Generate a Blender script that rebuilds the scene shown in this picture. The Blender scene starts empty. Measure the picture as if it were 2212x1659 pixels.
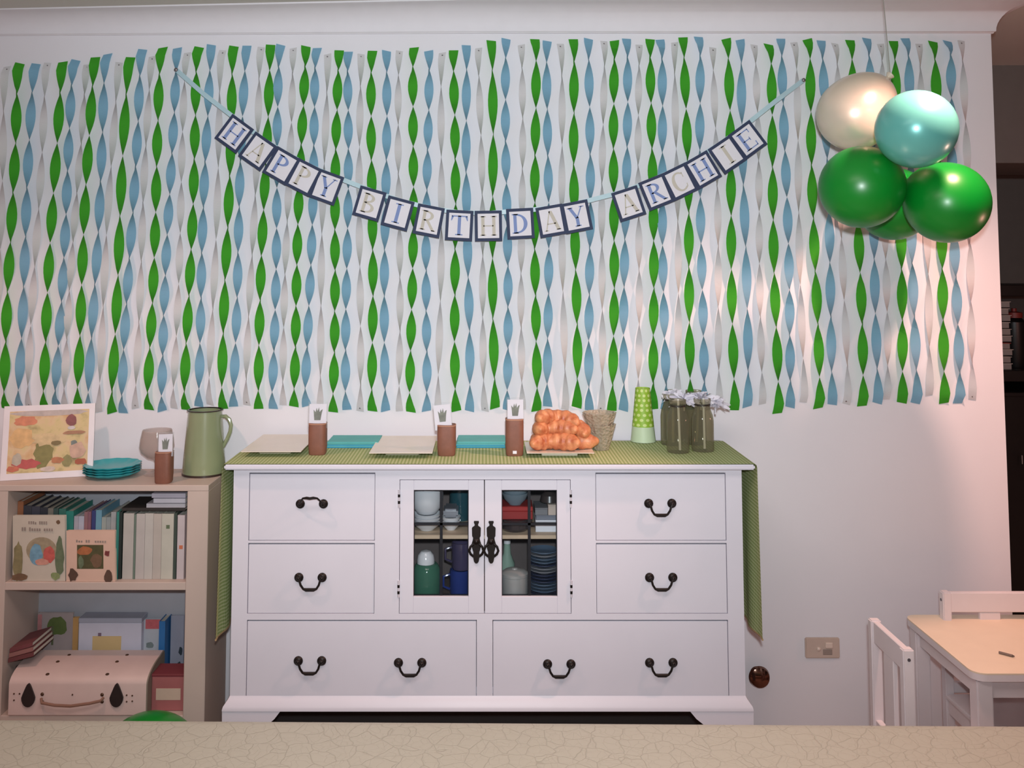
import bpy, bmesh, math, random
from mathutils import Vector, Matrix

random.seed(7)
PI = math.pi
SC = bpy.context.scene
COL = SC.collection

# ------------------------------------------------------------------ camera
F = 2050.0                       # focal length in pixels of the 2212 px wide frame
CX, HOR = 1045.0, 578.0          # where the depth direction vanishes
PITCH = math.atan(F / 30000.0)
Y0 = HOR - F * math.tan(PITCH)
EYE = 1.6
SP, CP = math.sin(PITCH), math.cos(PITCH)
cam_d = bpy.data.cameras.new('camera')
cam_d.sensor_width = 36.0
cam_d.sensor_fit = 'HORIZONTAL'
cam_d.lens = F * 36.0 / 2212.0
cam_d.shift_x = (1106.0 - CX) / 2212.0
cam_d.shift_y = -(829.5 - Y0) / 2212.0
cam_d.clip_start = 0.05
cam = bpy.data.objects.new('camera', cam_d)
COL.objects.link(cam)
cam.location = (0, 0, EYE)
cam.rotation_euler = (PI / 2 + PITCH, 0, 0)
SC.camera = cam

# ------------------------------------------------------------------ world, lights, exposure
w = bpy.data.worlds.new('world')
SC.world = w
w.use_nodes = True
w.node_tree.nodes['Background'].inputs[0].default_value = (0.75, 0.8, 0.9, 1)
w.node_tree.nodes['Background'].inputs[1].default_value = 0.05
SC.view_settings.view_transform = 'Standard'
SC.view_settings.look = 'None'
SC.view_settings.gamma = 1.0
SC.view_settings.use_curve_mapping = False
SC.view_settings.exposure = 0.0


def lamp(name, kind, loc, energy, color, size=0.05, rot=None, size_y=None):
    d = bpy.data.lights.new(name, kind)
    d.energy = energy
    d.color = color
    if kind == 'AREA':
        d.size = size
        if size_y:
            d.shape = 'RECTANGLE'
            d.size_y = size_y
    else:
        d.shadow_soft_size = size
    o = bpy.data.objects.new(name, d)
    COL.objects.link(o)
    o.location = loc
    if rot:
        o.rotation_euler = rot
    return o


fl_ = lamp('camera_flash', 'SPOT', (0.02, -0.03, 1.74), 265, (0.90, 0.97, 1.0), 0.035, (PI / 2 + math.radians(3), 0, 0))
fl_.data.spot_size = math.radians(92)
fl_.data.spot_blend = 1.0
for nm_, loc_, en_ in (('downlight_by_table', (1.36, 2.42, 2.42), 84), ('downlight_by_bookcase', (-1.45, 2.20, 2.40), 34)):
    dl_ = lamp(nm_, 'SPOT', loc_, en_, (1.0, 0.56, 0.44), 0.045, (0, 0, 0))
    dl_.data.spot_size = math.radians(125)
    dl_.data.spot_blend = 0.55
lamp('lamp_in_opening', 'POINT', (2.55, 2.75, 1.25), 12, (1.0, 0.44, 0.36), 0.08)
lamp('overhead_fill', 'AREA', (0.0, 1.25, 2.42), 26, (1.0, 0.83, 0.78), 1.0, (-0.25, 0, 0))  # added soft fill in place of light bounced off the ceiling

# ------------------------------------------------------------------ helpers


def ray(px, py):
    a, b = (px - CX) / F, (Y0 - py) / F
    return Vector((a, CP - b * SP, SP + b * CP))


def P(px, py, d):
    """Point at depth d (metres in front of the camera) measured from the photograph."""
    r = ray(px, py)
    t = d / r.y
    return Vector((r.x * t, d, EYE + r.z * t))


def Q(px, py, z):
    """Point on the level plane z."""
    r = ray(px, py)
    t = (z - EYE) / r.z
    return Vector((r.x * t, r.y * t, z))


def X(px, d, py=1000):
    return P(px, py, d).x


def Z(py, d):
    return P(CX, py, d).z


def PXM(d):
    """metres per photo pixel at depth d"""
    return d / F


def lin(c):
    return tuple(((v / 255.0) / 12.92 if v / 255.0 <= 0.04045 else ((v / 255.0 + 0.055) / 1.055) ** 2.4) for v in c)


MATS = {}


def mat(name, rgb, rough=0.5, metal=0.0, var=0.04, scale=18.0, bump=0.0, bscale=120.0, coat=0.0, sheen=0.0, spec=0.5, sss=0.0):
    if name in MATS:
        return MATS[name]
    m = bpy.data.materials.new(name)
    m.use_nodes = True
    nt = m.node_tree
    b = nt.nodes['Principled BSDF']
    c = lin(rgb)
    b.inputs['Roughness'].default_value = rough
    b.inputs['Metallic'].default_value = metal
    b.inputs['Coat Weight'].default_value = coat
    b.inputs['Coat Roughness'].default_value = 0.12
    b.inputs['Specular IOR Level'].default_value = spec
    b.inputs['Sheen Weight'].default_value = sheen
    tc = nt.nodes.new('ShaderNodeTexCoord')
    no = nt.nodes.new('ShaderNodeTexNoise')
    no.inputs['Scale'].default_value = scale
    no.inputs['Detail'].default_value = 4
    nt.links.new(tc.outputs['Object'], no.inputs['Vector'])
    rp = nt.nodes.new('ShaderNodeValToRGB')
    rp.color_ramp.elements[0].position = 0.3
    rp.color_ramp.elements[1].position = 0.7
    rp.color_ramp.elements[0].color = tuple(max(0, v * (1 - var)) for v in c) + (1,)
    rp.color_ramp.elements[1].color = tuple(min(1, v * (1 + var)) for v in c) + (1,)
    nt.links.new(no.outputs['Fac'], rp.inputs['Fac'])
    nt.links.new(rp.outputs['Color'], b.inputs['Base Color'])
    if bump:
        n2 = nt.nodes.new('ShaderNodeTexNoise')
        n2.inputs['Scale'].default_value = bscale
        n2.inputs['Detail'].default_value = 3
        nt.links.new(tc.outputs['Object'], n2.inputs['Vector'])
        bp = nt.nodes.new('ShaderNodeBump')
        bp.inputs['Strength'].default_value = bump
        bp.inputs['Distance'].default_value = 0.002
        nt.links.new(n2.outputs['Fac'], bp.inputs['Height'])
        nt.links.new(bp.outputs['Normal'], b.inputs['Normal'])
    MATS[name] = m
    return m


def glassy(name, rgb, clear=0.75, rough=0.05, relief=0.0, rscale=90.0, spec=0.5, tint=None):
    """clear or tinted glass / thin plastic: transparent body, glossy skin, a little diffuse haze"""
    if name in MATS:
        return MATS[name]
    m = bpy.data.materials.new(name)
    m.use_nodes = True
    nt = m.node_tree
    b = nt.nodes['Principled BSDF']
    out = nt.nodes['Material Output']
    c = lin(rgb) + (1,)
    b.inputs['Base Color'].default_value = c
    b.inputs['Roughness'].default_value = rough
    b.inputs['Specular IOR Level'].default_value = spec
    tr = nt.nodes.new('ShaderNodeBsdfTransparent')
    tr.inputs[0].default_value = (tuple(0.55 + 0.45 * v for v in c[:3]) if tint is None else lin(tint)) + (1,)
    lw = nt.nodes.new('ShaderNodeLayerWeight')
    lw.inputs['Blend'].default_value = 0.25
    mr = nt.nodes.new('ShaderNodeMapRange')
    mr.inputs[1].default_value = 0.0
    mr.inputs[2].default_value = 1.0
    mr.inputs[3].default_value = 1 - clear
    mr.inputs[4].default_value = min(1.0, 1 - clear + 0.45)
    nt.links.new(lw.outputs['Facing'], mr.inputs[0])
    mx = nt.nodes.new('ShaderNodeMixShader')
    nt.links.new(mr.outputs[0], mx.inputs[0])
    nt.links.new(tr.outputs[0], mx.inputs[1])
    nt.links.new(b.outputs[0], mx.inputs[2])
    nt.links.new(mx.outputs[0], out.inputs[0])
    if relief:
        tc = nt.nodes.new('ShaderNodeTexCoord')
        v = nt.nodes.new('ShaderNodeTexVoronoi')
        v.inputs['Scale'].default_value = rscale
        nt.links.new(tc.outputs['Object'], v.inputs['Vector'])
        bp = nt.nodes.new('ShaderNodeBump')
        bp.inputs['Strength'].default_value = relief
        bp.inputs['Distance'].default_value = 0.004
        nt.links.new(v.outputs['Distance'], bp.inputs['Height'])
        nt.links.new(bp.outputs['Normal'], b.inputs['Normal'])
    MATS[name] = m
    return m


WLOC = {}


class MB:
    """collects shapes in world coordinates and links them as ONE mesh object"""

    def __init__(self):
        self.bm = bmesh.new()
        self.mi = 0

    def _take(self, tmp, M=None):
        if M is not None:
            bmesh.ops.transform(tmp, matrix=M, verts=tmp.verts)
        me = bpy.data.meshes.new('tmp')
        for f in tmp.faces:
            f.material_index = self.mi
        tmp.to_mesh(me)
        self.bm.from_mesh(me)
        bpy.data.meshes.remove(me)
        tmp.free()

    def box(self, x0, x1, y0, y1, z0, z1, bev=0.0, M=None, seg=1):
        t = bmesh.new()
        bmesh.ops.create_cube(t, size=1.0)
        S = Matrix.Translation(((x0 + x1) / 2, (y0 + y1) / 2, (z0 + z1) / 2)) @ Matrix.Diagonal((abs(x1 - x0), abs(y1 - y0), abs(z1 - z0), 1))
        bmesh.ops.transform(t, matrix=S, verts=t.verts)
        if bev:
            bmesh.ops.bevel(t, geom=t.edges[:], offset=bev, segments=seg, affect='EDGES')
        self._take(t, M)
        return self

    def obox(self, o, u, v, n):
        """parallelepiped from a corner and three edges"""
        o, u, v, n = Vector(o), Vector(u), Vector(v), Vector(n)
        t = bmesh.new()
        vs = [t.verts.new(o + a * u + b * v + c * n) for c in (0, 1) for b in (0, 1) for a in (0, 1)]
        for q in ((0, 1, 3, 2), (4, 6, 7, 5), (0, 4, 5, 1), (2, 3, 7, 6), (0, 2, 6, 4), (1, 5, 7, 3)):
            t.faces.new([vs[i] for i in q])
        bmesh.ops.recalc_face_normals(t, faces=t.faces)
        self._take(t)
        return self

    def lathe(self, prof, c=(0, 0, 0), n=32, M=None, mod=None, cap=True):
        """prof: (radius, height) pairs, turned about the vertical through c"""
        t = bmesh.new()
        rings = []
        for r, h in prof:
            if r < 1e-6:
                rings.append([t.verts.new((0, 0, h))])
            else:
                ring = []
                for i in range(n):
                    a = 2 * PI * i / n
                    k = mod(a, r, h) if mod else 1.0
                    ring.append(t.verts.new((r * k * math.cos(a), r * k * math.sin(a), h)))
                rings.append(ring)
        for A, B in zip(rings, rings[1:]):
            if len(A) == 1 and len(B) == 1:
                continue
            for i in range(n):
                j = (i + 1) % n
                if len(A) == 1:
                    t.faces.new((A[0], B[j], B[i]))
                elif len(B) == 1:
                    t.faces.new((A[i], A[j], B[0]))
                else:
                    t.faces.new((A[i], A[j], B[j], B[i]))
        if cap:
            for R in (rings[0], rings[-1]):
                if len(R) > 2:
                    t.faces.new(R)
        bmesh.ops.recalc_face_normals(t, faces=t.faces)
        T = Matrix.Translation(c) if M is None else M
        self._take(t, T)
        return self

    def tube(self, pts, r, n=8, closed=False):
        """round bar along points; r a number or one per point"""
        pts = [Vector(p) for p in pts]
        rs = r if isinstance(r, (list, tuple)) else [r] * len(pts)
        t = bmesh.new()
        rings = []
        prev = None
        for i, p in enumerate(pts):
            a = pts[max(i - 1, 0)]
            b = pts[min(i + 1, len(pts) - 1)]
            d = (b - a).normalized()
            if prev is None:
                up = Vector((0, 0, 1)) if abs(d.z) < 0.9 else Vector((1, 0, 0))
                s = d.cross(up).normalized()
            else:
                s = (prev - d * prev.dot(d)).normalized()
            prev = s
            q = d.cross(s)
            rings.append([t.verts.new(p + rs[i] * (math.cos(2 * PI * k / n) * s + math.sin(2 * PI * k / n) * q)) for k in range(n)])
        for A, B in zip(rings, rings[1:]):
            for k in range(n):
                t.faces.new((A[k], A[(k + 1) % n], B[(k + 1) % n], B[k]))
        t.faces.new(rings[0])
        t.faces.new(rings[-1])
        bmesh.ops.recalc_face_normals(t, faces=t.faces)
        self._take(t)
        return self

    def prism(self, poly, o, u, v, n):
        """outline poly [(a, b)] in the plane o + a*u + b*v, given thickness n"""
        o, u, v, n = Vector(o), Vector(u), Vector(v), Vector(n)
        t = bmesh.new()
        A = [t.verts.new(o + a * u + b * v) for a, b in poly]
        B = [t.verts.new(o + a * u + b * v + n) for a, b in poly]
        t.faces.new(A)
        t.faces.new(B)
        k = len(poly)
        for i in range(k):
            t.faces.new((A[i], A[(i + 1) % k], B[(i + 1) % k], B[i]))
        bmesh.ops.recalc_face_normals(t, faces=t.faces)
        self._take(t)
        return self

    def ball(self, c, r, n=16, M=None):
        t = bmesh.new()
        bmesh.ops.create_uvsphere(t, u_segments=n, v_segments=n // 2 + 2, radius=1.0)
        rr = r if isinstance(r, (tuple, list)) else (r, r, r)
        T = Matrix.Translation(c) @ (M if M is not None else Matrix.Identity(4)) @ Matrix.Diagonal((rr[0], rr[1], rr[2], 1))
        self._take(t, T)
        return self

    def grid(self, rows):
        """sheet through rows of points"""
        t = bmesh.new()
        V = [[t.verts.new(p) for p in row] for row in rows]
        for A, B in zip(V, V[1:]):
            for i in range(len(A) - 1):
                t.faces.new((A[i], A[i + 1], B[i + 1], B[i]))
        self._take(t)
        return self

    def build(self, name, m, parent=None, base=None, ang=35):
        me = bpy.data.meshes.new(name)
        self.bm.to_mesh(me)
        self.bm.free()
        o = bpy.data.objects.new(name, me)
        COL.objects.link(o)
        if parent is not None:
            off = WLOC[parent.name]
            o.parent = parent
        else:
            if base is None:
                co = [v.co for v in me.vertices]
                base = Vector((sum(c.x for c in co) / len(co), sum(c.y for c in co) / len(co), min(c.z for c in co)))
            off = Vector(base)
            o.location = off
        WLOC[o.name] = off
        me.transform(Matrix.Translation(-off))
        for mm in (m if isinstance(m, (list, tuple)) else [m]):
            me.materials.append(mm)
        me.polygons.foreach_set('use_smooth', [True] * len(me.polygons))
        me.set_sharp_from_angle(angle=math.radians(ang))
        return o


def tag(o, label, cat, group=None):
    o['label'] = label
    o['category'] = cat
    if group:
        o['group'] = group
    return o


def thing(name, label, cat, base, group=None):
    o = bpy.data.objects.new(name, None)
    o.empty_display_size = 0.05
    COL.objects.link(o)
    o.location = base
    WLOC[o.name] = Vector(base)
    return tag(o, label, cat, group)


def copy_thing(src, loc, label, group=None, rot=None):
    def rec(o, parent):
        c = o.copy()
        COL.objects.link(c)
        if parent is not None:
            c.parent = parent
        for ch in o.children:
            rec(ch, c)
        return c
    r = rec(src, None)
    r.location = loc
    if rot is not None:
        r.rotation_euler = rot
    r['label'] = label
    if group:
        r['group'] = group
    return r


def structure(o):
    o['kind'] = 'structure'
    return o


ORD = ['first', 'second', 'third', 'fourth', 'fifth', 'sixth', 'seventh', 'eighth', 'ninth', 'tenth', 'eleventh', 'twelfth', 'thirteenth',
       'fourteenth', 'fifteenth', 'sixteenth', 'seventeenth', 'eighteenth', 'nineteenth', 'twentieth', 'twenty-first', 'twenty-second',
       'twenty-third', 'twenty-fourth', 'twenty-fifth', 'twenty-sixth']

# ------------------------------------------------------------------ measured planes
WY = 3.28                        # back wall
DF = 2.87                        # dresser front
DB = 3.24
BF = 3.02                        # bookcase front
BB = 3.262

# ------------------------------------------------------------------ materials
M_wall = mat('wall_paint', (226, 224, 230), 0.75, var=0.015, scale=3, bump=0.05, bscale=300)
M_ceil = mat('ceiling_paint', (204, 202, 196), 0.9, var=0.02, scale=2)
M_cornice = mat('cornice_paint', (222, 220, 226), 0.7, var=0.015)
M_floor = mat('carpet', (176, 150, 138), 0.95, var=0.12, scale=90, bump=0.4, bscale=400)
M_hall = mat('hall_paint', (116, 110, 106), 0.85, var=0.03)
M_white = mat('white_enamel', (212, 210, 220), 0.42, var=0.015, scale=6)
M_black = mat('black_iron', (30, 24, 22), 0.42, metal=0.5, var=0.15, scale=60)
M_cream = mat('cream_laminate', (198, 180, 170), 0.5, var=0.03, scale=5)
M_bookback = mat('bookcase_back', (168, 168, 176), 0.6, var=0.03)

# ------------------------------------------------------------------ setting
XW = P(2163, 680, WY).x          # where the wall ends
XL, XR, YB, YH = -2.45, 3.9, -1.3, 5.6
ZC = Z(14, WY)                   # ceiling above the middle of the wall
drop = PXM(WY)

structure(MB().box(XL, XW, WY, WY + 0.13, 0, ZC + 0.05).build('wall_back', M_wall))
structure(MB().box(XL - 0.1, XL, YB, WY + 0.13, 0, ZC + 0.05).build('wall_left', M_wall))
structure(MB().box(XL, XR, YB - 0.1, YB, 0, ZC + 0.05).build('wall_front', M_wall))
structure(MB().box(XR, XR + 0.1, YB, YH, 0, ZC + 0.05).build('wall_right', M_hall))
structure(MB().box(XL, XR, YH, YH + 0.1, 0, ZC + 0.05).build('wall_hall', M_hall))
structure(MB().box(XL - 0.1, XR + 0.1, YB - 0.1, YH + 0.1, -0.06, 0).build('floor', M_floor))
SLOPE = ((XL - 0.1, -0.056), (X(0, WY, 40), -0.036), (X(1000, WY, 20), 0.0), (XR + 0.1, 0.0))   # the ceiling dips towards the bookcase corner
structure(MB().prism([(x, ZC + d) for x, d in SLOPE] + [(XR + 0.1, ZC + 0.06), (XL - 0.1, ZC + 0.06)], (0, YB - 0.1, 0), (1, 0, 0), (0, 0, 1), (0, YH - YB + 0.2, 0)).build('ceiling', M_ceil))

# coved cornice along the wall, round its free end
CH = ZC - Z(73, WY)
prof = [(0.0, -CH), (0.006, -CH), (0.008, -CH + 0.004)]
for i in range(11):
    a = PI / 2 * i / 10
    prof.append((0.012 + (CH - 0.016) * (1 - math.cos(a)), -CH + 0.006 + (CH - 0.014) * math.sin(a)))
prof += [(CH + 0.004, -0.006), (CH + 0.004, 0.0)]
mb = MB()
rows = []
for (x, y, sx, sy, dt, db) in ((XL, WY, 0, -1, -0.054, -0.010), (X(0, WY, 40), WY, 0, -1, -0.036, -0.008), (X(1000, WY, 20), WY, 0, -1, 0.0, 0.0), (XW, WY, 1, -1, 0.0, 0.0), (XW, WY + 0.13, 1, 1, 0.0, 0.0), (XL, WY + 0.13, 0, 1, 0.0, 0.0)):
    rows.append([Vector((x + sx * d, y + sy * d, ZC + h + dt * (1 + h / CH) - db * h / CH)) for d, h in prof])
mb.grid(rows)
structure(mb.build('trim_1', M_cornice, ang=50))

# ------------------------------------------------------------------ next room seen past the wall end
HY = 4.5
hx0, hx1 = X(2120, HY, 700), X(2330, HY, 700)
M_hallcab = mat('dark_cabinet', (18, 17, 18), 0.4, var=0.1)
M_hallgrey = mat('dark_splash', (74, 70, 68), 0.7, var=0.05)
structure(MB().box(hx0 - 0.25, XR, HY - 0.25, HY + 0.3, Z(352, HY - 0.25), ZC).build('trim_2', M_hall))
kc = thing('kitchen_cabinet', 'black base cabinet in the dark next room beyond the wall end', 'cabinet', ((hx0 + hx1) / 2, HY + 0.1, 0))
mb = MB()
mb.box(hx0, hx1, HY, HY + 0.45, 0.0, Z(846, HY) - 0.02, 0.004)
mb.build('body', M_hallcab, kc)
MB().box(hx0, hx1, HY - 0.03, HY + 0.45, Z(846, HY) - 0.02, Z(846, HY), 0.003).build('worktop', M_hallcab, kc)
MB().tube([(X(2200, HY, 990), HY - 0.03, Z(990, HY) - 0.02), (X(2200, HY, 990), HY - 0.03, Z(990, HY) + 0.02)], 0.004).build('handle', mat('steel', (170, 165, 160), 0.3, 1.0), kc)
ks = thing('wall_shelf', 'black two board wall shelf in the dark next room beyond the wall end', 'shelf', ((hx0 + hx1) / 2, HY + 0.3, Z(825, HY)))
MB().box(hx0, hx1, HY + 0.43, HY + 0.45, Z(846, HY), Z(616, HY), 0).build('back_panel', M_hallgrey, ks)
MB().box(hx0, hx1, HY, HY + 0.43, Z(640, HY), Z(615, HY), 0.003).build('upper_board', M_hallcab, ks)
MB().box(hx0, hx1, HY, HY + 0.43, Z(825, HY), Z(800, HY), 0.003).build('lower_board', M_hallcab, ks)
# rows of flat magazines lying on the lower board
M_pale = mat('pale_paper', (150, 142, 138), 0.8, var=0.06)
cols = [(196, 186, 178), (186, 176, 168), (200, 190, 180), (150, 60, 50), (190, 178, 170), (176, 166, 158), (206, 196, 188), (188, 178, 170), (198, 188, 180), (182, 170, 162)]
zt0, zt1 = Z(800, HY), Z(650, HY)
for i, c in enumerate(cols):
    z0 = zt0 + (zt1 - zt0) * i / len(cols)
    z1 = zt0 + (zt1 - zt0) * (i + 0.86) / len(cols)
    jx = random.uniform(-0.02, 0.02)
    t = thing('magazine', 'red backed magazine in the pale stack on the dark shelf' if i == 3 else 'pale magazine in the stack on the dark shelf, %s' % ('lowest' if i == 0 else 'topmost' if i == 9 else ORD[i] + ' from below'),
              'magazine', ((hx0 + X(2196, HY, 700)) / 2, HY + 0.2, z0), 'magazines on the dark shelf')
    MB().box(hx0 + 0.01, X(2196, HY, 700) + jx, HY + 0.05 + jx, HY + 0.33, z0, z1 - 0.003, 0.001).build('pages', M_pale, t)
    MB().box(hx0 + 0.008, X(2198, HY, 700) + jx, HY + 0.047 + jx, HY + 0.332, z1 - 0.003, z1).build('cover', mat('magazine_%d' % i, c, 0.6), t)
for j, (a, b, y0, y1) in enumerate(((2203, 2240, 672, 745), (2203, 2240, 765, 799))):
    pass
vs = thing('storage_jar', 'black lidded jar beside the pale magazines on the dark shelf', 'jar', (X(2222, HY, 700), HY + 0.12, zt0))
MB().lathe([(0.0, 0), (0.045, 0), (0.05, 0.01), (0.05, 0.22), (0.03, 0.24), (0.0, 0.24)], (X(2222, HY, 700), HY + 0.12, zt0)).build('body', M_hallcab, vs)
MB().lathe([(0.0, 0.24), (0.036, 0.24), (0.036, 0.265), (0.012, 0.27), (0.012, 0.285), (0, 0.285)], (X(2222, HY, 700), HY + 0.12, zt0)).build('lid', mat('jar_lid', (120, 40, 36), 0.5), vs)

# ------------------------------------------------------------------ streamers
def crepe(name, rgb):
    if name in MATS:
        return MATS[name]
    m = bpy.data.materials.new(name)
    m.use_nodes = True
    nt = m.node_tree
    b = nt.nodes['Principled BSDF']
    out = nt.nodes['Material Output']
    c = lin(rgb)
    tc = nt.nodes.new('ShaderNodeTexCoord')
    wv = nt.nodes.new('ShaderNodeTexWave')
    wv.wave_type = 'BANDS'
    wv.bands_direction = 'Z'
    wv.inputs['Scale'].default_value = 140
    wv.inputs['Distortion'].default_value = 3
    nt.links.new(tc.outputs['Object'], wv.inputs['Vector'])
    rp = nt.nodes.new('ShaderNodeValToRGB')
    rp.color_ramp.elements[0].color = tuple(v * 0.9 for v in c) + (1,)
    rp.color_ramp.elements[1].color = tuple(min(1, v * 1.08) for v in c) + (1,)
    nt.links.new(wv.outputs['Fac'], rp.inputs['Fac'])
    nt.links.new(rp.outputs['Color'], b.inputs['Base Color'])
    b.inputs['Roughness'].default_value = 0.85
    b.inputs['Specular IOR Level'].default_value = 0.1
    tl = nt.nodes.new('ShaderNodeBsdfTranslucent')
    nt.links.new(rp.outputs['Color'], tl.inputs['Color'])
    mx = nt.nodes.new('ShaderNodeMixShader')
    mx.inputs[0].default_value = 0.2
    nt.links.new(b.outputs[0], mx.inputs[1])
    nt.links.new(tl.outputs[0], mx.inputs[2])
    nt.links.new(mx.outputs[0], out.inputs[0])
    MATS[name] = m
    return m


GREEN = [(44, 137, 15, 883, 7), (137, 134, 97, 882, 7), (207, 124, 169, 877, 7), (283, 124, 243, 892, 6), (353, 103, 323, 885, 8), (431, 102, 403, 885, 8),
         (506, 100, 483, 883, 7), (585, 97, 559, 883, 8), (661, 100, 635, 878, 9), (733, 109, 720, 890, 9), (805, 110, 805, 888, 8), (895, 103, 888, 890, 9),
         (980, 109, 986, 888, 8), (1061, 88, 1069, 882, 6), (1155, 85, 1158, 888, 8), (1238, 85, 1245, 880, 7), (1327, 88, 1321, 888, 8), (1404, 85, 1411, 884, 8),
         (1475, 81, 1492, 885, 7), (1568, 84, 1585, 886, 7), (1659, 96, 1678, 893, 7), (1743, 85, 1766, 882, 7), (1835, 87, 1861, 877, 7), (1929, 89, 1947, 870, 7),
         (2014, 90, 2038, 871, 7)]
BLUE = [(79, 138, 43, 882), (165, 130, 124, 878), (234, 117, 196, 890), (309, 107, 267, 892), (384, 104, 351, 888), (457, 97, 430, 878), (534, 99, 505, 878),
        (607, 97, 591, 883), (686, 104, 663, 877), (753, 112, 750, 885), (835, 110, 833, 888), (926, 110, 921, 888), (1007, 98, 1014, 888), (1093, 84, 1096, 886),
        (1182, 89, 1183, 878), (1271, 84, 1273, 887), (1353, 84, 1346, 887), (1425, 86, 1436, 885), (1508, 80, 1517, 880), (1598, 86, 1613, 879), (1686, 84, 1706, 880),
        (1773, 88, 1797, 874), (1871, 83, 1894, 871), (1954, 83, 1976, 871), (2045, 89, 2067, 871)]
BLUE_N = [7, 8, 7, 8, 9, 8, 8, 9, 9, 9, 8, 9, 7, 9, 8, 8, 8, 8, 8, 6, 8, 7, 7, 7, 8]
WHITE = [(17, 144, -8, 884), (104, 136, 64, 880), (189, 140, 140, 878), (258, 135, 214, 890), (330, 122, 293, 882), (406, 114, 377, 882), (482, 109, 455, 875),
         (565, 102, 534, 875), (634, 104, 612, 875), (708, 117, 691, 878), (780, 117, 778, 888), (863, 110, 863, 888), (956, 114, 948, 888), (1034, 104, 1048, 888),
         (1126, 97, 1128, 885), (1210, 95, 1220, 885), (1304, 89, 1297, 888), (1380, 97, 1376, 885), (1457, 92, 1464, 870), (1539, 103, 1554, 878), (1628, 97, 1646, 873),
         (1714, 92, 1734, 869), (1802, 94, 1827, 873), (1901, 95, 1913, 863), (1984, 95, 2006, 854), (2075, 88, 2099, 863)]
M_pin = mat('steel_pin', (140, 136, 140), 0.35, metal=0.8)


def streamer(name, cname, rgb, i, x0, y0, x1, y1, n, wpx, pins):
    A, B = P(x0, y0, WY), P(x1, y1, WY)
    wid = wpx * PXM(WY) / 2
    rows = []
    steps = n * 10
    tilt0, tilt1 = random.uniform(-0.25, 0.25), random.uniform(-0.3, 0.3)
    ph = random.uniform(-0.12, 0.12)
    for k in range(steps + 1):
        s = k / steps
        # the ends lie flat on the wall, in between the strip twists n half turns
        th = PI * n * (s + ph / n * math.sin(PI * s))
        c = A.lerp(B, s)
        lift = min(1.0, min(s, 1 - s) * 40)
        yy = WY - 0.0025 - (wid + 0.001) * lift
        bow = 0.0035 * math.sin(PI * 2 * s + i) * lift
        end = max(0.0, 1 - min(s, 1 - s) * steps / 6)
        sk = (tilt0 if s < 0.5 else tilt1) * end
        cx, sn = math.cos(th), math.sin(th)
        if abs(cx) < 0.05:
            cx = 0.05 if cx >= 0 else -0.05
        rows.append([Vector((c.x + bow - wid * cx, yy - wid * sn * lift, c.z - wid * cx * sk)),
                     Vector((c.x + bow + wid * cx, yy + wid * sn * lift, c.z + wid * cx * sk))])
    o = MB().grid(rows).build(name, crepe(cname, rgb), base=B)
    for p in o.data.polygons:
        p.use_smooth = True
    if pins:
        for q, s in ((A, -1), (B, 1)):
            zc = q.z + s * 0.012
            MB().lathe([(0, 0), (0.0045, 0.0005), (0.0045, 0.0015), (0.002, 0.003), (0, 0.0035)], n=10,
                       M=Matrix.Translation((q.x, WY - 0.0035, zc)) @ Matrix.Rotation(PI / 2, 4, 'X')).build('pin', M_pin, o)
    return o


for i, (x0, y0, x1, y1, n) in enumerate(GREEN):
    tag(streamer('green_streamer', 'crepe_green', (70, 166, 48), i, x0, y0, x1, y1, n, 21, False),
        'twisted green crepe streamer on the wall, %s green one counted from the bookcase side' % ORD[i], 'streamer', 'green streamers on the wall')
for i, (x0, y0, x1, y1) in enumerate(BLUE):
    tag(streamer('blue_streamer', 'crepe_blue', (134, 180, 206), i + 3, x0, y0, x1, y1, BLUE_N[i], 20, False),
        'twisted pale blue crepe streamer on the wall, %s blue one counted from the bookcase side' % ORD[i], 'streamer', 'blue streamers on the wall')
for i, (x0, y0, x1, y1) in enumerate(WHITE):
    tag(streamer('white_streamer', 'crepe_white', (220, 218, 220), i + 5, x0, y0, x1, y1, 5 + (i * 7) % 3, 16, True),
        'faint off-white crepe streamer pinned to the wall, %s white one counted from the bookcase side' % ORD[i], 'streamer', 'white streamers on the wall')

# ------------------------------------------------------------------ letter banner
def arc(cx, cy, rx, ry, a0, a1, t0, t1, n=14):
    """band along an ellipse arc; t0 thickness at the ends, t1 in the middle (degrees)"""
    outp, inp = [], []
    for k in range(n + 1):
        s = k / n
        a = math.radians(a0 + (a1 - a0) * s)
        t = t0 + (t1 - t0) * math.sin(PI * s)
        outp.append((cx + rx * math.cos(a), cy + ry * math.sin(a)))
        inp.append((cx + (rx - t) * math.cos(a), cy + (ry - min(t, 0.09)) * math.sin(a)))
    return [[outp[k], outp[k + 1], inp[k + 1], inp[k]] for k in range(n)]


def rc(x0, y0, x1, y1):
    return [(x0, y0), (x1, y0), (x1, y1), (x0, y1)]


def stem(x, y0=0.0, y1=1.0, w=0.19, s=0.085, bot=True, top=True):
    r = [rc(x - w / 2, y0, x + w / 2, y1)]
    if bot:
        r.append(rc(x - w / 2 - s, y0, x + w / 2 + s, y0 + 0.055))
    if top:
        r.append(rc(x - w / 2 - s, y1 - 0.055, x + w / 2 + s, y1))
    return r


def diag(x0, y0, x1, y1, w):
    return [(x0 - w / 2, y0), (x0 + w / 2, y0), (x1 + w / 2, y1), (x1 - w / 2, y1)]


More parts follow.
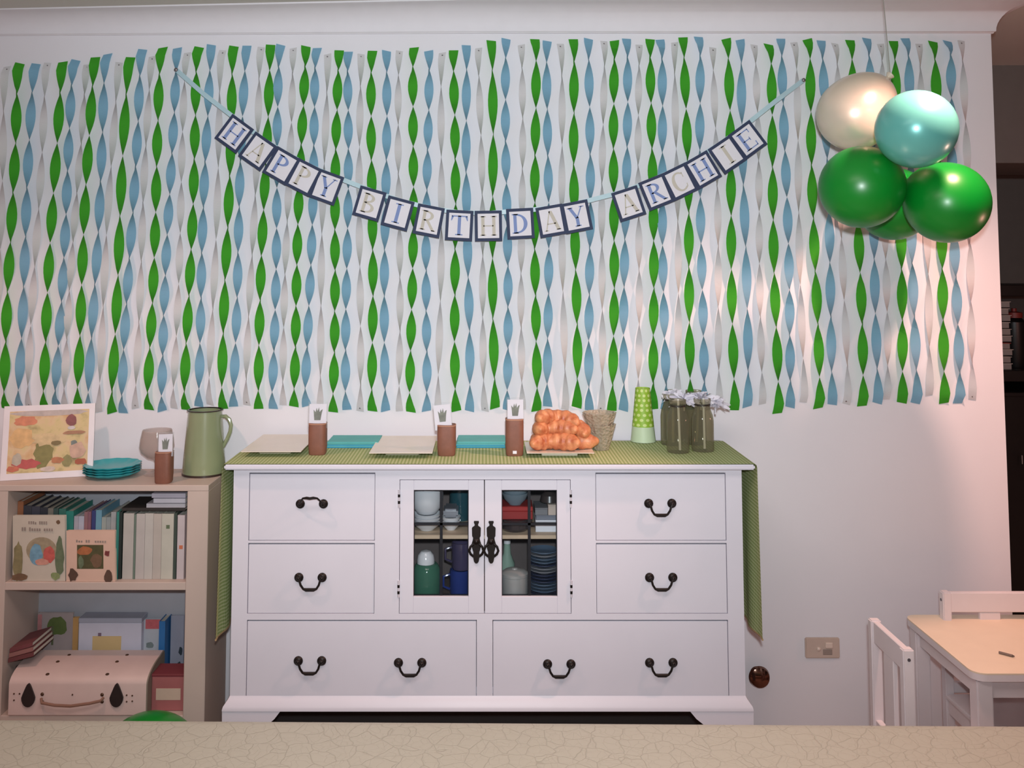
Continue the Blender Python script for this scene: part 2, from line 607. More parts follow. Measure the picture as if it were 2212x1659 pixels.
GL = {
    'H': stem(0.18) + stem(0.82) + [rc(0.2, 0.47, 0.8, 0.53)],
    'A': [diag(0.12, 0, 0.47, 1, 0.07), diag(0.86, 0, 0.5, 1, 0.21), rc(0.25, 0.32, 0.74, 0.38), rc(0.0, 0, 0.26, 0.05), rc(0.7, 0, 1.0, 0.05)],
    'P': stem(0.24) + arc(0.3, 0.73, 0.52, 0.27, 90, -90, 0.07, 0.2) + [rc(0.24, 0.94, 0.34, 1.0), rc(0.24, 0.46, 0.34, 0.52)],
    'Y': [diag(0.5, 0.42, 0.16, 1, 0.2), diag(0.5, 0.42, 0.86, 1, 0.07)] + stem(0.5, 0, 0.46, top=False) + [rc(0.0, 0.95, 0.34, 1), rc(0.72, 0.95, 1.0, 1)],
    'B': stem(0.22) + arc(0.3, 0.76, 0.46, 0.24, 90, -90, 0.07, 0.19) + arc(0.3, 0.27, 0.54, 0.27, 90, -90, 0.07, 0.2) + [rc(0.2, 0.94, 0.34, 1), rc(0.2, 0.49, 0.34, 0.55), rc(0.2, 0, 0.34, 0.055)],
    'I': stem(0.5, w=0.2, s=0.13),
    'R': stem(0.2) + arc(0.28, 0.74, 0.48, 0.26, 90, -90, 0.07, 0.19) + [rc(0.2, 0.94, 0.32, 1), rc(0.2, 0.48, 0.34, 0.54), diag(0.86, 0, 0.42, 0.5, 0.2), rc(0.74, 0, 1.0, 0.05)],
    'T': stem(0.5, 0, 1, s=0.12, top=False) + [rc(0.04, 0.94, 0.96, 1), [(0.04, 1), (0.0, 0.74), (0.05, 0.74), (0.16, 0.94)], [(0.96, 1), (0.84, 0.94), (0.95, 0.74), (1.0, 0.74)]],
    'D': stem(0.2) + arc(0.26, 0.5, 0.66, 0.5, 90, -90, 0.07, 0.22, 18) + [rc(0.2, 0.94, 0.32, 1), rc(0.2, 0, 0.32, 0.06)],
    'C': arc(0.52, 0.5, 0.46, 0.51, 48, 312, 0.08, 0.21, 22) + [[(0.79, 0.66), (0.84, 0.66), (0.84, 0.94), (0.8, 0.92)], [(0.8, 0.1), (0.86, 0.14), (0.88, 0.3), (0.83, 0.3)]],
    'E': stem(0.22) + [rc(0.2, 0.945, 0.84, 1), rc(0.2, 0, 0.86, 0.055), rc(0.2, 0.475, 0.66, 0.525), rc(0.8, 0.78, 0.85, 1), rc(0.82, 0, 0.88, 0.24), rc(0.62, 0.4, 0.67, 0.6)],
}
# letter, centre of the white card in the photograph, slope of its top edge in degrees (downwards positive)
CARDS = [('H', 506, 289, 36), ('A', 557, 327, 35), ('P', 608, 358, 30), ('P', 656, 383, 27), ('Y', 705, 404, 20),
         ('B', 798, 440, 16), ('I', 859, 461, 15), ('R', 926, 477, 11), ('T', 992, 487, 3), ('H', 1055, 488, -1), ('D', 1124, 483, -3), ('A', 1191, 477, -10), ('Y', 1246, 468, -11),
         ('A', 1358, 440, -18), ('R', 1418, 415, -22), ('C', 1468, 393, -26), ('H', 1518, 367, -30), ('I', 1571, 334, -34), ('E', 1615, 302, -36)]
BY = WY - 0.055
M_navy = mat('navy_card', (40, 52, 84), 0.7, var=0.08, scale=40)
M_card = mat('white_card', (224, 222, 230), 0.65, var=0.02)
M_lblue = mat('letter_blue', (122, 142, 192), 0.7, var=0.05)
M_lbeige = mat('letter_beige', (196, 190, 178), 0.7, var=0.04)
M_ribbon = mat('satin_ribbon', (176, 206, 216), 0.4, var=0.04, sheen=0.3)
k = PXM(BY) * 1.0
bn = thing('letter_banner', 'letter card banner hung in a swag from two pins across the streamers', 'banner', P(1060, 490, BY))
tops = []
for j, (ch, cx, cy, sl) in enumerate(CARDS):
    C = P(cx, cy, BY)
    a = math.radians(-sl)
    u = Vector((math.cos(a), 0, math.sin(a)))
    v = Vector((-math.sin(a), 0, math.cos(a)))
    n = Vector((0, -1, 0))
    yo = Vector((0, -0.0012 * (j % 2), 0))
    W, H = 46 * k, 53 * k
    wb = 6.5 * k
    cd = MB().obox(C + yo - u * (W / 2 + wb) - v * (H / 2 + wb), u * (W + 2 * wb), v * (H + 2 * wb), n * 0.0008).build('card', M_navy, bn)
    MB().obox(C + yo - u * W / 2 - v * H / 2 + n * 0.0008, u * W, v * H, n * 0.0006).build('panel', M_card, cd)
    lb = MB()
    lw, lh = W * 0.8, H * 0.8
    for poly in GL[ch]:
        lb.prism(poly, C + yo - u * lw / 2 - v * lh / 2 + n * 0.0014, u * lw, v * lh, n * 0.0006)
    lb.build('letter', M_lblue if j in (0, 2, 4, 6, 8, 10, 12, 14, 16, 18) else M_lbeige, cd)
    tops.append(C + v * (H / 2 + wb * 0.2) + n * -0.002)
pa, pb = P(387, 155, WY), P(1729, 177, WY)
pa.y = pb.y = BY + 0.025
pts = [pa, P(440, 203, BY)] + tops + [P(1676, 218, BY), pb]
dense = []
for A, B in zip(pts, pts[1:]):
    for q in range(4):
        dense.append(A.lerp(B, q / 4))
dense.append(pts[-1])
rows = []
for i, p in enumerate(dense):
    d = (dense[min(i + 1, len(dense) - 1)] - dense[max(i - 1, 0)]).normalized()
    nn = Vector((-d.z, 0, d.x)).normalized() * 5.0 * k
    rows.append([p - nn, p + nn])
MB().grid(rows).build('ribbon', M_ribbon, bn)
for q in (pa, pb):
    MB().lathe([(0.0012, -0.022), (0.0012, 0), (0.006, 0.0), (0.007, 0.003), (0.004, 0.006), (0, 0.007)], n=12,
               M=Matrix.Translation(q + Vector((0, -0.002, 0))) @ Matrix.Rotation(PI / 2, 4, 'X')).build('pin', M_pin, bn)

# ------------------------------------------------------------------ balloons
def balloon_mat(name, rgb, pearl=False, clear=0.0):
    m = bpy.data.materials.new(name)
    m.use_nodes = True
    nt = m.node_tree
    b = nt.nodes['Principled BSDF']
    out = nt.nodes['Material Output']
    c = lin(rgb)
    tc = nt.nodes.new('ShaderNodeTexCoord')
    no = nt.nodes.new('ShaderNodeTexNoise')
    no.inputs['Scale'].default_value = 14
    nt.links.new(tc.outputs['Object'], no.inputs['Vector'])
    rp = nt.nodes.new('ShaderNodeValToRGB')
    rp.color_ramp.elements[0].color = tuple(v * 0.93 for v in c) + (1,)
    rp.color_ramp.elements[1].color = tuple(min(1, v * 1.05) for v in c) + (1,)
    nt.links.new(no.outputs['Fac'], rp.inputs['Fac'])
    nt.links.new(rp.outputs['Color'], b.inputs['Base Color'])
    b.inputs['Roughness'].default_value = 0.3 if pearl else 0.33
    b.inputs['Metallic'].default_value = 0.2 if pearl else 0.0
    b.inputs['Specular IOR Level'].default_value = 0.5
    b.inputs['Coat Weight'].default_value = 0.5 if pearl else 0.05
    b.inputs['Coat Roughness'].default_value = 0.2
    if clear:
        tr = nt.nodes.new('ShaderNodeBsdfTransparent')
        tr.inputs[0].default_value = (1, 1, 1, 1)
        mx = nt.nodes.new('ShaderNodeMixShader')
        mx.inputs[0].default_value = clear
        nt.links.new(b.outputs[0], mx.inputs[1])
        nt.links.new(tr.outputs[0], mx.inputs[2])
        nt.links.new(mx.outputs[0], out.inputs[0])
    return m


M_bgreen = balloon_mat('latex_green', (4, 128, 38))
M_bwhite = balloon_mat('latex_pearl', (238, 224, 206), True, 0.16)
M_bteal = balloon_mat('latex_teal', (104, 188, 180), True, 0.08)


def balloon(label, m, c, r, neck, length=1.12, base=None):
    """c centre, r radius, neck: point the knot aims at"""
    c = Vector(c)
    ax = (Vector(neck) - c).normalized()
    R = Vector((0, 0, 1)).rotation_difference(ax).to_matrix().to_4x4()
    T = Matrix.Translation(c) @ R
    pr = []
    for i in range(23):
        a = -PI / 2 + PI * i / 24
        h = math.sin(a)
        rad = math.cos(a)
        if h > 0:
            pr.append((r * rad * (1 - 0.10 * h * h), r * h * length))
        else:
            pr.append((r * rad, r * h))
    pr[0] = (0, -r)
    top = r * length
    pr += [(0.10 * r, top * 1.0), (0.075 * r, top * 1.04)]
    t = thing('balloon', label, 'balloon', base if base is not None else c - Vector((0, 0, r)), 'balloons')
    MB().lathe(pr, n=40, M=T, cap=False).build('latex_body', m, t, ang=180)
    MB().lathe([(0.075 * r, top * 1.04), (0.05 * r, top * 1.06), (0.09 * r, top * 1.09), (0.12 * r, top * 1.13), (0.11 * r, top * 1.14), (0, top * 1.10)], n=20, M=T).build('knot', m, t, ang=60)
    KNOTS.append(c + ax * top * 1.13)
    return t


KNOTS = []
TIE = P(1936, 372, 2.86)
cw = P(1846, 246, 2.93)
balloon('pearly champagne white balloon, tilted, at the top of the hanging cluster', M_bwhite, cw, 80 * PXM(2.93), P(1925, 160, 2.93), 1.30)
balloon('pearly pale teal round balloon in front of the hanging cluster', M_bteal, P(1979, 279, 2.62), 85 * PXM(2.62), P(1936, 205, 2.85), 1.08)
balloon('glossy green balloon nearest the banner end in the hanging cluster', M_bgreen, P(1861, 404, 2.76), 89 * PXM(2.76), TIE, 1.14)
balloon('glossy green balloon at the bottom middle of the hanging cluster', M_bgreen, P(1930, 441, 3.03), 78 * PXM(3.03), TIE, 1.1)
balloon('glossy green balloon nearest the open wall end in the hanging cluster', M_bgreen, P(2046, 438, 2.75), 87 * PXM(2.75), TIE, 1.12)
M_string = mat('grey_string', (150, 146, 140), 0.9)
stg = thing('balloon_string', 'thin grey string running from the ceiling down to the balloon cluster', 'string', TIE)
K0 = KNOTS[0]
MB().tube([Vector((K0.x - 0.02, K0.y, ZC)), Vector((K0.x - 0.012, K0.y, ZC - 0.12)), K0, K0.lerp(TIE, 0.5), TIE], 0.0012, 6).build('main_string', M_string, stg)
for kn in KNOTS[1:]:
    MB().tube([TIE, kn], 0.001, 6).build('strand', M_string, stg)
FR = 0.158
fl = P(366, 1540, 2.82)
fl.z = FR + 0.001
fl.x = -0.962
balloon('glossy green balloon lying on the floor in front of the bookcase', M_bgreen, fl, FR, fl + Vector((0.3, -0.2, -0.05)), 1.05)

# ------------------------------------------------------------------ dresser
def dx(px):
    return X(px, DF, 1250)


def dz(py):
    return Z(py, DF)


TOPZ = Q(1045, 1000, Z(1000, DF)).z
T_BOT = dz(1011)
dxl, dxr = dx(501), dx(1606)
PB = dz(1531)                     # underside of the plinth
PT = dz(1503)
dr = thing('dresser', 'long white dresser with two leaded glass doors and black bail handles under the banner', 'dresser', ((dxl + dxr) / 2, (DF + DB) / 2, 0))
# carcass: face frame, sides, back, bottom, dividers
fr = 0.022
c = MB()
SPL = [dxl, dx(535), dx(809), dx(862), dx(1234), dx(1288), dx(1571), dxr]
zt, z1a, z1b, z2a, z2b = T_BOT, dz(1168), dz(1173), dz(1326), dz(1339)
zr1 = dz(1021)
zbot = dz(1526)
xm0, xm1 = dx(1030), dx(1064)
c.box(SPL[0], SPL[1], DF, DF + fr, PT - 0.002, zt)
c.box(SPL[6], SPL[7], DF, DF + fr, PT - 0.002, zt)
c.box(SPL[2], SPL[3], DF, DF + fr, z2a, zt)
c.box(SPL[4], SPL[5], DF, DF + fr, z2a, zt)
c.box(SPL[1], SPL[2], DF, DF + fr, zr1, zt)
c.box(SPL[5], SPL[6], DF, DF + fr, zr1, zt)
zdt = dz(1036)
c.box(SPL[3], SPL[4], DF, DF + fr, zdt, zt)
for (a, b) in ((SPL[1], SPL[2]), (SPL[5], SPL[6])):
    c.box(a, b, DF, DF + fr, z1b, z1a)
c.box(SPL[1], SPL[6], DF, DF + fr, z2b, z2a)
c.box(xm0, xm1, DF, DF + fr, zbot, z2b)
c.box(SPL[1], SPL[6], DF, DF + fr, PT - 0.002, zbot)
c.box(dxl, dxl + 0.02, DF + fr, DB, PT - 0.002, zt)
c.box(dxr - 0.02, dxr, DF + fr, DB, PT - 0.002, zt)
c.box(dxl + 0.02, dxr - 0.02, DB - 0.012, DB, PT - 0.002, zt)
c.box(dxl + 0.02, dxr - 0.02, DF + fr, DB - 0.012, PT - 0.002, PT + 0.016)
c.box(dxl + 0.02, dxr - 0.02, DF + fr, DB - 0.012, z2b, z2a - 0.004)
c.box(SPL[3] - 0.03, SPL[3] - 0.01, DF + fr, DB - 0.012, z2a, zt)
c.box(SPL[4] + 0.01, SPL[4] + 0.03, DF + fr, DB - 0.012, z2a, zt)
c.build('carcass', M_white, dr)
M_shade_lining = mat('lining_shade', (96, 84, 82), 0.7, var=0.1)  # dark sheets added to put the cabinet's inner shade into colour
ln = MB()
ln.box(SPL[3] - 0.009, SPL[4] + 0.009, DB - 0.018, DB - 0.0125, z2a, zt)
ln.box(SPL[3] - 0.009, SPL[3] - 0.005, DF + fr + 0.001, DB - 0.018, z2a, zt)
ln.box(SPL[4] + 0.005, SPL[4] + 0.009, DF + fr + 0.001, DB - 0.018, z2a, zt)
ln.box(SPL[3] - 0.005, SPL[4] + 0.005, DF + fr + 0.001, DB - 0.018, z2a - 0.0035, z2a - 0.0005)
ln.build('shade_lining', M_shade_lining, dr)
MB().box(dxl + 0.03, dxr - 0.03, DB - 0.06, DB - 0.045, 0.0, PT - 0.003).build('under_shade_board', mat('shade_board', (36, 30, 30), 0.8), dr)  # added dark board that paints the shade below the plinth
tl, tr_ = dx(485), dx(1630)
MB().box(tl, tr_, DF - 0.03, DB + 0.01, T_BOT, TOPZ, 0.004, seg=2).build('tabletop', M_white, dr)
# flared plinth and bracket feet
pl = MB()
prof = [(0.0, PT), (0.004, PT - 0.008), (0.016, PB + 0.012), (0.018, PB + 0.004), (0.018, PB)]
rows = []
for (x, y, sx, sy) in ((dxl, DB, -1, 0), (dxl, DF, -1, -1), (dxr, DF, 1, -1), (dxr, DB, 1, 0)):
    rows.append([Vector((x + sx * d, y + sy * d, h)) for d, h in prof] + [Vector((x - sx * 0.03, y - (sy if sy else 0) * 0.03, PB))])
pl.grid(rows)
pl.build('plinth', M_white, dr)
for side in (0, 1):
    s = 1 if side == 0 else -1
    xo = dxl - 0.018 if side == 0 else dxr + 0.018
    xi = dx(612) if side == 0 else dx(1484)
    for yy in (DF - 0.016, DB - 0.04):
        f = MB()
        f.prism([(0, 1), (1, 1), (0.9, 0.93), (0.66, 0.82), (0.58, 0.5), (0.5, 0), (0.02, 0)], Vector((xo, yy, 0.0)), Vector((xi - xo, 0, 0)), Vector((0, 0, PB)), Vector((0, 0.03, 0)))
        f.build('foot', M_white, dr)


def bail(x, z, parent, up=False):
    y = DF
    k = PXM(DF)
    h = MB()
    for s in (-1, 1):
        cx = x + s * 24.5 * k
        h.lathe([(0, 0), (9.5 * k, 0), (9.8 * k, 0.003), (8 * k, 0.007), (5 * k, 0.009), (4.2 * k, 0.013), (2.4 * k, 0.016), (0, 0.017)], n=16,
                M=Matrix.Translation((cx, y, z)) @ Matrix.Rotation(PI / 2, 4, 'X'))
    pts, rs = [], []
    if up:
        ctrl = [(-24.5, 0, 0.014), (-22.5, 7, 0.022), (-15, 17, 0.034), (-7, 18, 0.036), (0, 17, 0.037), (7, 18, 0.036), (15, 17, 0.034), (22.5, 7, 0.022), (24.5, 0, 0.014)]
    else:
        ctrl = [(-24.5, 0, 0.013), (-21, -6, 0.015), (-19, -13, 0.014), (-14, -21, 0.012), (-8, -23, 0.012), (0, -23, 0.012), (8, -23, 0.012), (14, -21, 0.012), (19, -13, 0.014), (21, -6, 0.015), (24.5, 0, 0.013)]
    m = len(ctrl)
    for i, (a, b, d) in enumerate(ctrl):
        pts.append((x + a * k, y - d, z + b * k))
        rs.append((2.4 if abs(a) > 9 else 3.6) * k * (0.8 if up else 1))
    h.tube(pts, rs, 8)
    return h.build('handle', M_black, parent)


def drawer(x0, x1, ztop, zlow, handles):
    g = 0.0014
    m = MB()
    m.box(x0 + g, x1 - g, DF + 0.0015, DF + 0.02, zlow + 0.001, ztop - 0.0045, 0.0012)
    m.box(x0 + 0.012, x1 - 0.012, DF + 0.024, DB - 0.05, zlow + 0.006, zlow + 0.012)
    for a, b in ((x0 + 0.006, x0 + 0.016), (x1 - 0.016, x1 - 0.006)):
        m.box(a, b, DF + 0.02, DB - 0.05, zlow + 0.006, ztop - 0.03)
    d = m.build('drawer', M_white, dr)
    for hx, hz, up in handles:
        bail(hx, hz, d, up)
    return d


drawer(SPL[1], SPL[2], zr1, z1a, [(dx(672), dz(1088), True)])
drawer(SPL[1], SPL[2], z1b, z2a, [(dx(671), dz(1247), False)])
drawer(SPL[5], SPL[6], zr1, z1a, [(dx(1428), dz(1087), False)])
drawer(SPL[5], SPL[6], z1b, z2a, [(dx(1428), dz(1247), False)])
drawer(SPL[1], xm0, z2b, zbot, [(dx(672), dz(1427), False), (dx(887), dz(1431), False)])
drawer(xm1, SPL[6], z2b, zbot, [(dx(1207), dz(1434), False), (dx(1426), dz(1431), False)])

M_pane = glassy('pane_glass', (60, 66, 72), clear=0.97, rough=0.03, tint=(250, 252, 253))
M_lead = mat('lead_came', (36, 38, 44), 0.45, metal=0.6)


def door(x0, x1, gx0, gx1, gz0, gz1, latch, hinge_px):
    g = 0.0012
    y0, y1 = DF + 0.001, DF + 0.02
    ztop, zlow = zdt - 0.002, z2a + 0.001
    m = MB()
    m.box(x0 + g, gx0, y0, y1, zlow, ztop, 0.001)
    m.box(gx1, x1 - g, y0, y1, zlow, ztop, 0.001)
    m.box(gx0, gx1, y0, y1, gz1, ztop, 0.001)
    m.box(gx0, gx1, y0, y1, zlow, gz0, 0.001)
    d = m.build('door', M_white, dr)
    k = PXM(DF)
    xc = (gx0 + gx1) / 2
    zc = gz0 + (gz1 - gz0) * 0.672
    lead = MB()
    for a, b in ((gx0, gx0 + 1.5 * k), (gx1 - 1.5 * k, gx1), (xc - 3 * k, xc + 3 * k)):
        lead.box(a, b, DF + 0.010, DF + 0.017, gz0, gz1)
    for a, b in ((gz0, gz0 + 1.5 * k), (gz1 - 2.5 * k, gz1), (zc - 2.6 * k, zc + 2.6 * k)):
        lead.box(gx0, gx1, DF + 0.010, DF + 0.017, a, b)
    lead.build('lead_grid', M_lead, d)
    for a, b in ((gx0 + 1.5 * k, xc - 3 * k), (xc + 3 * k, gx1 - 1.5 * k)):
        for e, f_ in ((gz0 + 1.5 * k, zc - 2.6 * k), (zc + 2.6 * k, gz1 - 2.5 * k)):
            MB().box(a, b, DF + 0.0125, DF + 0.0145, e, f_).build('pane', M_pane, d)
    # pierced latch plate
    lx = dx(latch)
    L = MB()
    half = [(0, 44), (5, 44), (5.5, 41), (3.5, 37), (4, 34), (8.5, 31), (9.5, 29), (9, 13), (7, 9.5), (7.5, 5), (9, 0), (10, -3), (10, -8), (7, -19), (0, -21)]
    zc0 = dz(1171)
    outl = [(a * k, b * k) for a, b in half] + [(-a * k, b * k) for a, b in reversed(half[1:-1])]
    L.prism(outl, (lx, DF, zc0), (1, 0, 0), (0, 0, 1), (0, -0.003, 0))
    for s in (-1, 1):
        L.tube([(lx + s * 6 * k, DF - 0.004, zc0 - 3 * k), (lx + s * 12.5 * k, DF - 0.005, zc0 - 9 * k), (lx + s * 15 * k, DF - 0.005, zc0 - 17 * k), (lx + s * 12 * k, DF - 0.005, zc0 - 24 * k), (lx + s * 6 * k, DF - 0.004, zc0 - 29 * k)], 2.7 * k, 8)
    L.lathe([(0, 0), (5.5 * k, 0), (6 * k, 0.004), (3 * k, 0.008), (0, 0.009)], n=14, M=Matrix.Translation((lx, DF - 0.002, zc0 + 2 * k)) @ Matrix.Rotation(PI / 2, 4, 'X'))
    L.prism([(-6 * k, 0), (6 * k, 0), (7 * k, -14 * k), (5 * k, -24 * k), (2 * k, -28 * k), (-2 * k, -28 * k), (-5 * k, -24 * k), (-7 * k, -14 * k)], (lx, DF - 0.003, zc0 - 14 * k), (1, 0, 0), (0, 0, 1), (0, -0.007, 0))
    L.build('latch_plate', M_black, d)
    hx = dx(hinge_px)
    for a, b in ((1058, 1096), (1254, 1290)):
        H = MB()
        H.tube([(hx, DF - 0.001, dz(a)), (hx, DF - 0.001, dz(b))], 2.4 * k, 8)
        H.build('hinge', mat('painted_hinge', (196, 192, 200), 0.4, var=0.1), d)
        S = MB()
        for q in (0.25, 0.62):
            zz = dz(a) + (dz(b) - dz(a)) * q
            S.tube([(hx, DF - 0.0012, zz), (hx, DF - 0.0012, zz - 6 * k)], 2.6 * k, 8)
        S.build('hinge_pin', M_black, d)
    return d


gz0, gz1 = dz(1289), dz(1059)
door(SPL[3], dx(1046.5), dx(893), dx(1012), gz0, gz1, 1029, 861)
door(dx(1046.5), SPL[4], dx(1084), dx(1204), gz0, gz1, 1061, 1234)
SHZ1 = dz(1163)
MB().box(SPL[3] - 0.004, SPL[4] + 0.004, DF + 0.032, DB - 0.02, SHZ1 - 0.011, SHZ1, 0.001).build('shelf', mat('shelf_wood', (200, 176, 150), 0.6), dr)

# things behind the glass
CY = DF + 0.095
LOZ = z2a                       # cabinet floor
kk = PXM(CY)


def lx_(px):
    return X(px, CY, 1180)


def stuffed(name, label, cat, prof, cx, z0, m, y=CY, mod=None, group=None):
    return tag(MB().lathe(prof, (lx_(cx), y, z0), n=28, mod=mod).build(name, m), label, cat, group)


def bowl_prof(r, h, t=0.003):
    return [(0, 0), (r * 0.45, 0), (r * 0.47, h * 0.06), (r * 0.8, h * 0.45), (r, h), (r - t, h), (r * 0.78, h * 0.48), (r * 0.42, h * 0.1), (0, h * 0.09)]


def plate_prof(r, h=0.012):
    return [(0, 0), (r * 0.55, 0), (r * 0.58, h * 0.2), (r * 0.7, h * 0.35), (r, h), (r, h + 0.002), (r * 0.7, h * 0.5), (r * 0.55, h * 0.3), (0, h * 0.25)]


M_china = mat('white_china', (222, 222, 226), 0.2, coat=0.5)
M_greyc = mat('grey_china', (140, 142, 150), 0.25, coat=0.4)
M_navyc = mat('dark_blue_china', (48, 60, 92), 0.2, coat=0.6)
M_steel = mat('brushed_steel', (176, 174, 172), 0.4, metal=0.25, var=0.06)
M_gg = glassy('green_glass', (70, 120, 100), clear=0.25, rough=0.08)
M_bg = glassy('blue_grey_glass', (150, 168, 180), clear=0.45, rough=0.06)
# upper shelf, first door
for i in range(3):
    t = stuffed('china_bowl', 'white china bowl in the cabinet stack behind the first door, %s' % ('lowest', 'second from below', 'topmost')[i], 'bowl', bowl_prof(0.046, 0.03), 922, SHZ1 + 0.0005 + 0.010 * i, M_china, group='stacked white bowls')
t = thing('soup_tureen', 'large white china tureen on the bowl stack behind the first glass door', 'tureen', (lx_(922), CY, SHZ1 + 0.05))
MB().lathe([(0, 0), (0.03, 0), (0.045, 0.02), (0.05, 0.045), (0.05, 0.07), (0.044, 0.078), (0, 0.078)], (lx_(922), CY, SHZ1 + 0.0512), n=28).build('body', M_china, t)
MB().lathe([(0, 0.0785), (0.047, 0.0785), (0.044, 0.095), (0.02, 0.108), (0.008, 0.11), (0.01, 0.118), (0, 0.12)], (lx_(922), CY, SHZ1 + 0.0512), n=28).build('lid', M_china, t)
for i in range(2):
    stuffed('dessert_bowl', 'pale grey dessert bowl by the dark jug behind the first door, %s' % ('lower', 'upper')[i], 'bowl', bowl_prof(0.030, 0.028), 974, SHZ1 + 0.0005 + 0.012 * i, M_china, group='pale dessert bowls')
t = tag(MB().box(lx_(958), lx_(990), CY - 0.03, CY + 0.05, SHZ1 + 0.042, SHZ1 + 0.068, 0.006, seg=2).build('folded_cloth', M_greyc), 'grey folded cloth on the dessert bowls behind the first door', 'cloth')
t = thing('glass_jug', 'dark teal glass jug at the back behind the first glass door', 'jug', (lx_(992), CY + 0.12, SHZ1))
MB().lathe([(0, 0), (0.03, 0), (0.036, 0.03), (0.034, 0.08), (0.024, 0.12), (0.028, 0.135), (0.025, 0.135), (0.02, 0.12), (0.03, 0.08), (0.03, 0.01), (0, 0.008)], (lx_(992), CY + 0.12, SHZ1 + 0.0003), n=24).build('body', mat('teal_glass', (40, 80, 90), 0.1, coat=0.8), t)
MB().tube([(lx_(992) + 0.026, CY + 0.12, SHZ1 + 0.12), (lx_(992) + 0.05, CY + 0.12, SHZ1 + 0.11), (lx_(992) + 0.052, CY + 0.12, SHZ1 + 0.06), (lx_(992) + 0.034, CY + 0.12, SHZ1 + 0.04)], 0.004).build('handle', mat('teal_glass', (40, 80, 90)), t)
# lower compartment, first door
t = thing('glass_jar', 'green glass storage jar with white domed lid behind the first glass door', 'jar', (lx_(922), CY, LOZ))
MB().lathe([(0, 0), (0.038, 0), (0.042, 0.01), (0.042, 0.10), (0.034, 0.114), (0.03, 0.117), (0.0, 0.117)], (lx_(922), CY, LOZ + 0.0004), n=28).build('body', M_gg, t)
MB().lathe([(0, 0.1175), (0.027, 0.1175), (0.027, 0.128), (0.024, 0.142), (0.015, 0.153), (0, 0.157)], (lx_(920), CY, LOZ + 0.0004), n=24).build('lid', M_china, t)
for i, (cx, cz, col, lab) in enumerate(((992, 0.0, (40, 60, 130), 'dark blue mug standing behind the first glass door'), (996, 0.083, (74, 66, 96), 'plum coloured mug stacked on the blue mug behind the first door'))):
    t = thing('mug', lab, 'mug', (lx_(cx), CY + 0.06, LOZ + cz), 'mugs behind the first door')
    mm = mat('mug_%d' % i, col, 0.2, coat=0.5)
    MB().lathe([(0, 0), (0.028, 0), (0.031, 0.006), (0.031, 0.08), (0.028, 0.08), (0.027, 0.01), (0, 0.008)], (lx_(cx), CY + 0.06, LOZ + cz + 0.0006), n=24).build('body', mm, t)
    MB().tube([(lx_(cx) - 0.03, CY + 0.06, LOZ + cz + 0.065), (lx_(cx) - 0.05, CY + 0.055, LOZ + cz + 0.06), (lx_(cx) - 0.05, CY + 0.055, LOZ + cz + 0.03), (lx_(cx) - 0.03, CY + 0.06, LOZ + cz + 0.02)], 0.004).build('handle', mm, t)
# upper shelf, second door
t = thing('casserole_dish', 'dark casserole dish under the red box behind the second glass door', 'dish', (lx_(1112), CY, SHZ1))
MB().lathe([(0, 0), (0.036, 0), (0.042, 0.008), (0.042, 0.034), (0.045, 0.036), (0, 0.036)], (lx_(1113), CY, SHZ1 + 0.0005), n=28).build('body', mat('dark_glaze', (58, 52, 54), 0.2, coat=0.6), t)
MB().box(lx_(1113) - 0.052, lx_(1113) + 0.052, CY - 0.012, CY + 0.012, SHZ1 + 0.026, SHZ1 + 0.032, 0.002).build('handle', mat('dark_glaze', (58, 52, 54)), t)
t = thing('gift_box', 'flat dark red box lying on the casserole behind the second glass door', 'box', (lx_(1116), CY, SHZ1 + 0.037))
MB().box(lx_(1084), lx_(1150), CY - 0.03, CY + 0.06, SHZ1 + 0.0375, SHZ1 + 0.062, 0.002).build('tray', mat('red_board', (150, 36, 34), 0.6), t)
MB().box(lx_(1083.5), lx_(1150.5), CY - 0.031, CY + 0.061, SHZ1 + 0.0622, SHZ1 + 0.076, 0.002).build('lid', mat('red_board2', (166, 42, 38), 0.6), t)
for i in range(2):
    stuffed('glass_bowl', 'blue grey glass bowl nested on the red box behind the second door, %s' % ('lower', 'upper')[i], 'bowl', bowl_prof(0.042, 0.036), 1113, SHZ1 + 0.0768 + 0.013 * i, M_bg, group='glass bowls on the red box')
for i, (a, b, z0, z1, col, lab) in enumerate(((1156, 1206, 0.0, 0.036, (220, 222, 230), 'white carton at the bottom of the pile behind the second door'),
                                            (1157, 1206, 0.036, 0.05, (120, 124, 136), 'grey flat carton second from below behind the second door'),
                                            (1155, 1182, 0.05, 0.072, (120, 120, 124), 'grey small carton beside the beige carton behind the second door'),
                                            (1183, 1205, 0.05, 0.082, (196, 178, 166), 'beige small carton on the pile behind the second door'))):
    t = thing('carton', lab, 'carton', (lx_((a + b) / 2), CY, SHZ1 + z0), 'cartons behind the second door')
    mm = mat('carton_%d' % i, col, 0.6)
    MB().box(lx_(a), lx_(b), CY - 0.03, CY + 0.06, SHZ1 + z0 + 0.0004, SHZ1 + z1 - 0.004, 0.001).build('tray', mm, t)
    MB().box(lx_(a) - 0.0005, lx_(b) + 0.0005, CY - 0.0305, CY + 0.0605, SHZ1 + z1 - 0.004, SHZ1 + z1, 0.001).build('lid', mm, t)
stuffed('dark_bowl', 'dark brown bowl upside down on the beige carton behind the second door', 'bowl', [(0.028, 0), (0.03, 0.002), (0.026, 0.02), (0.012, 0.032), (0, 0.033)], 1188, SHZ1 + 0.0826, mat('dark_glaze2', (60, 52, 50), 0.3, coat=0.4), y=CY + 0.01)
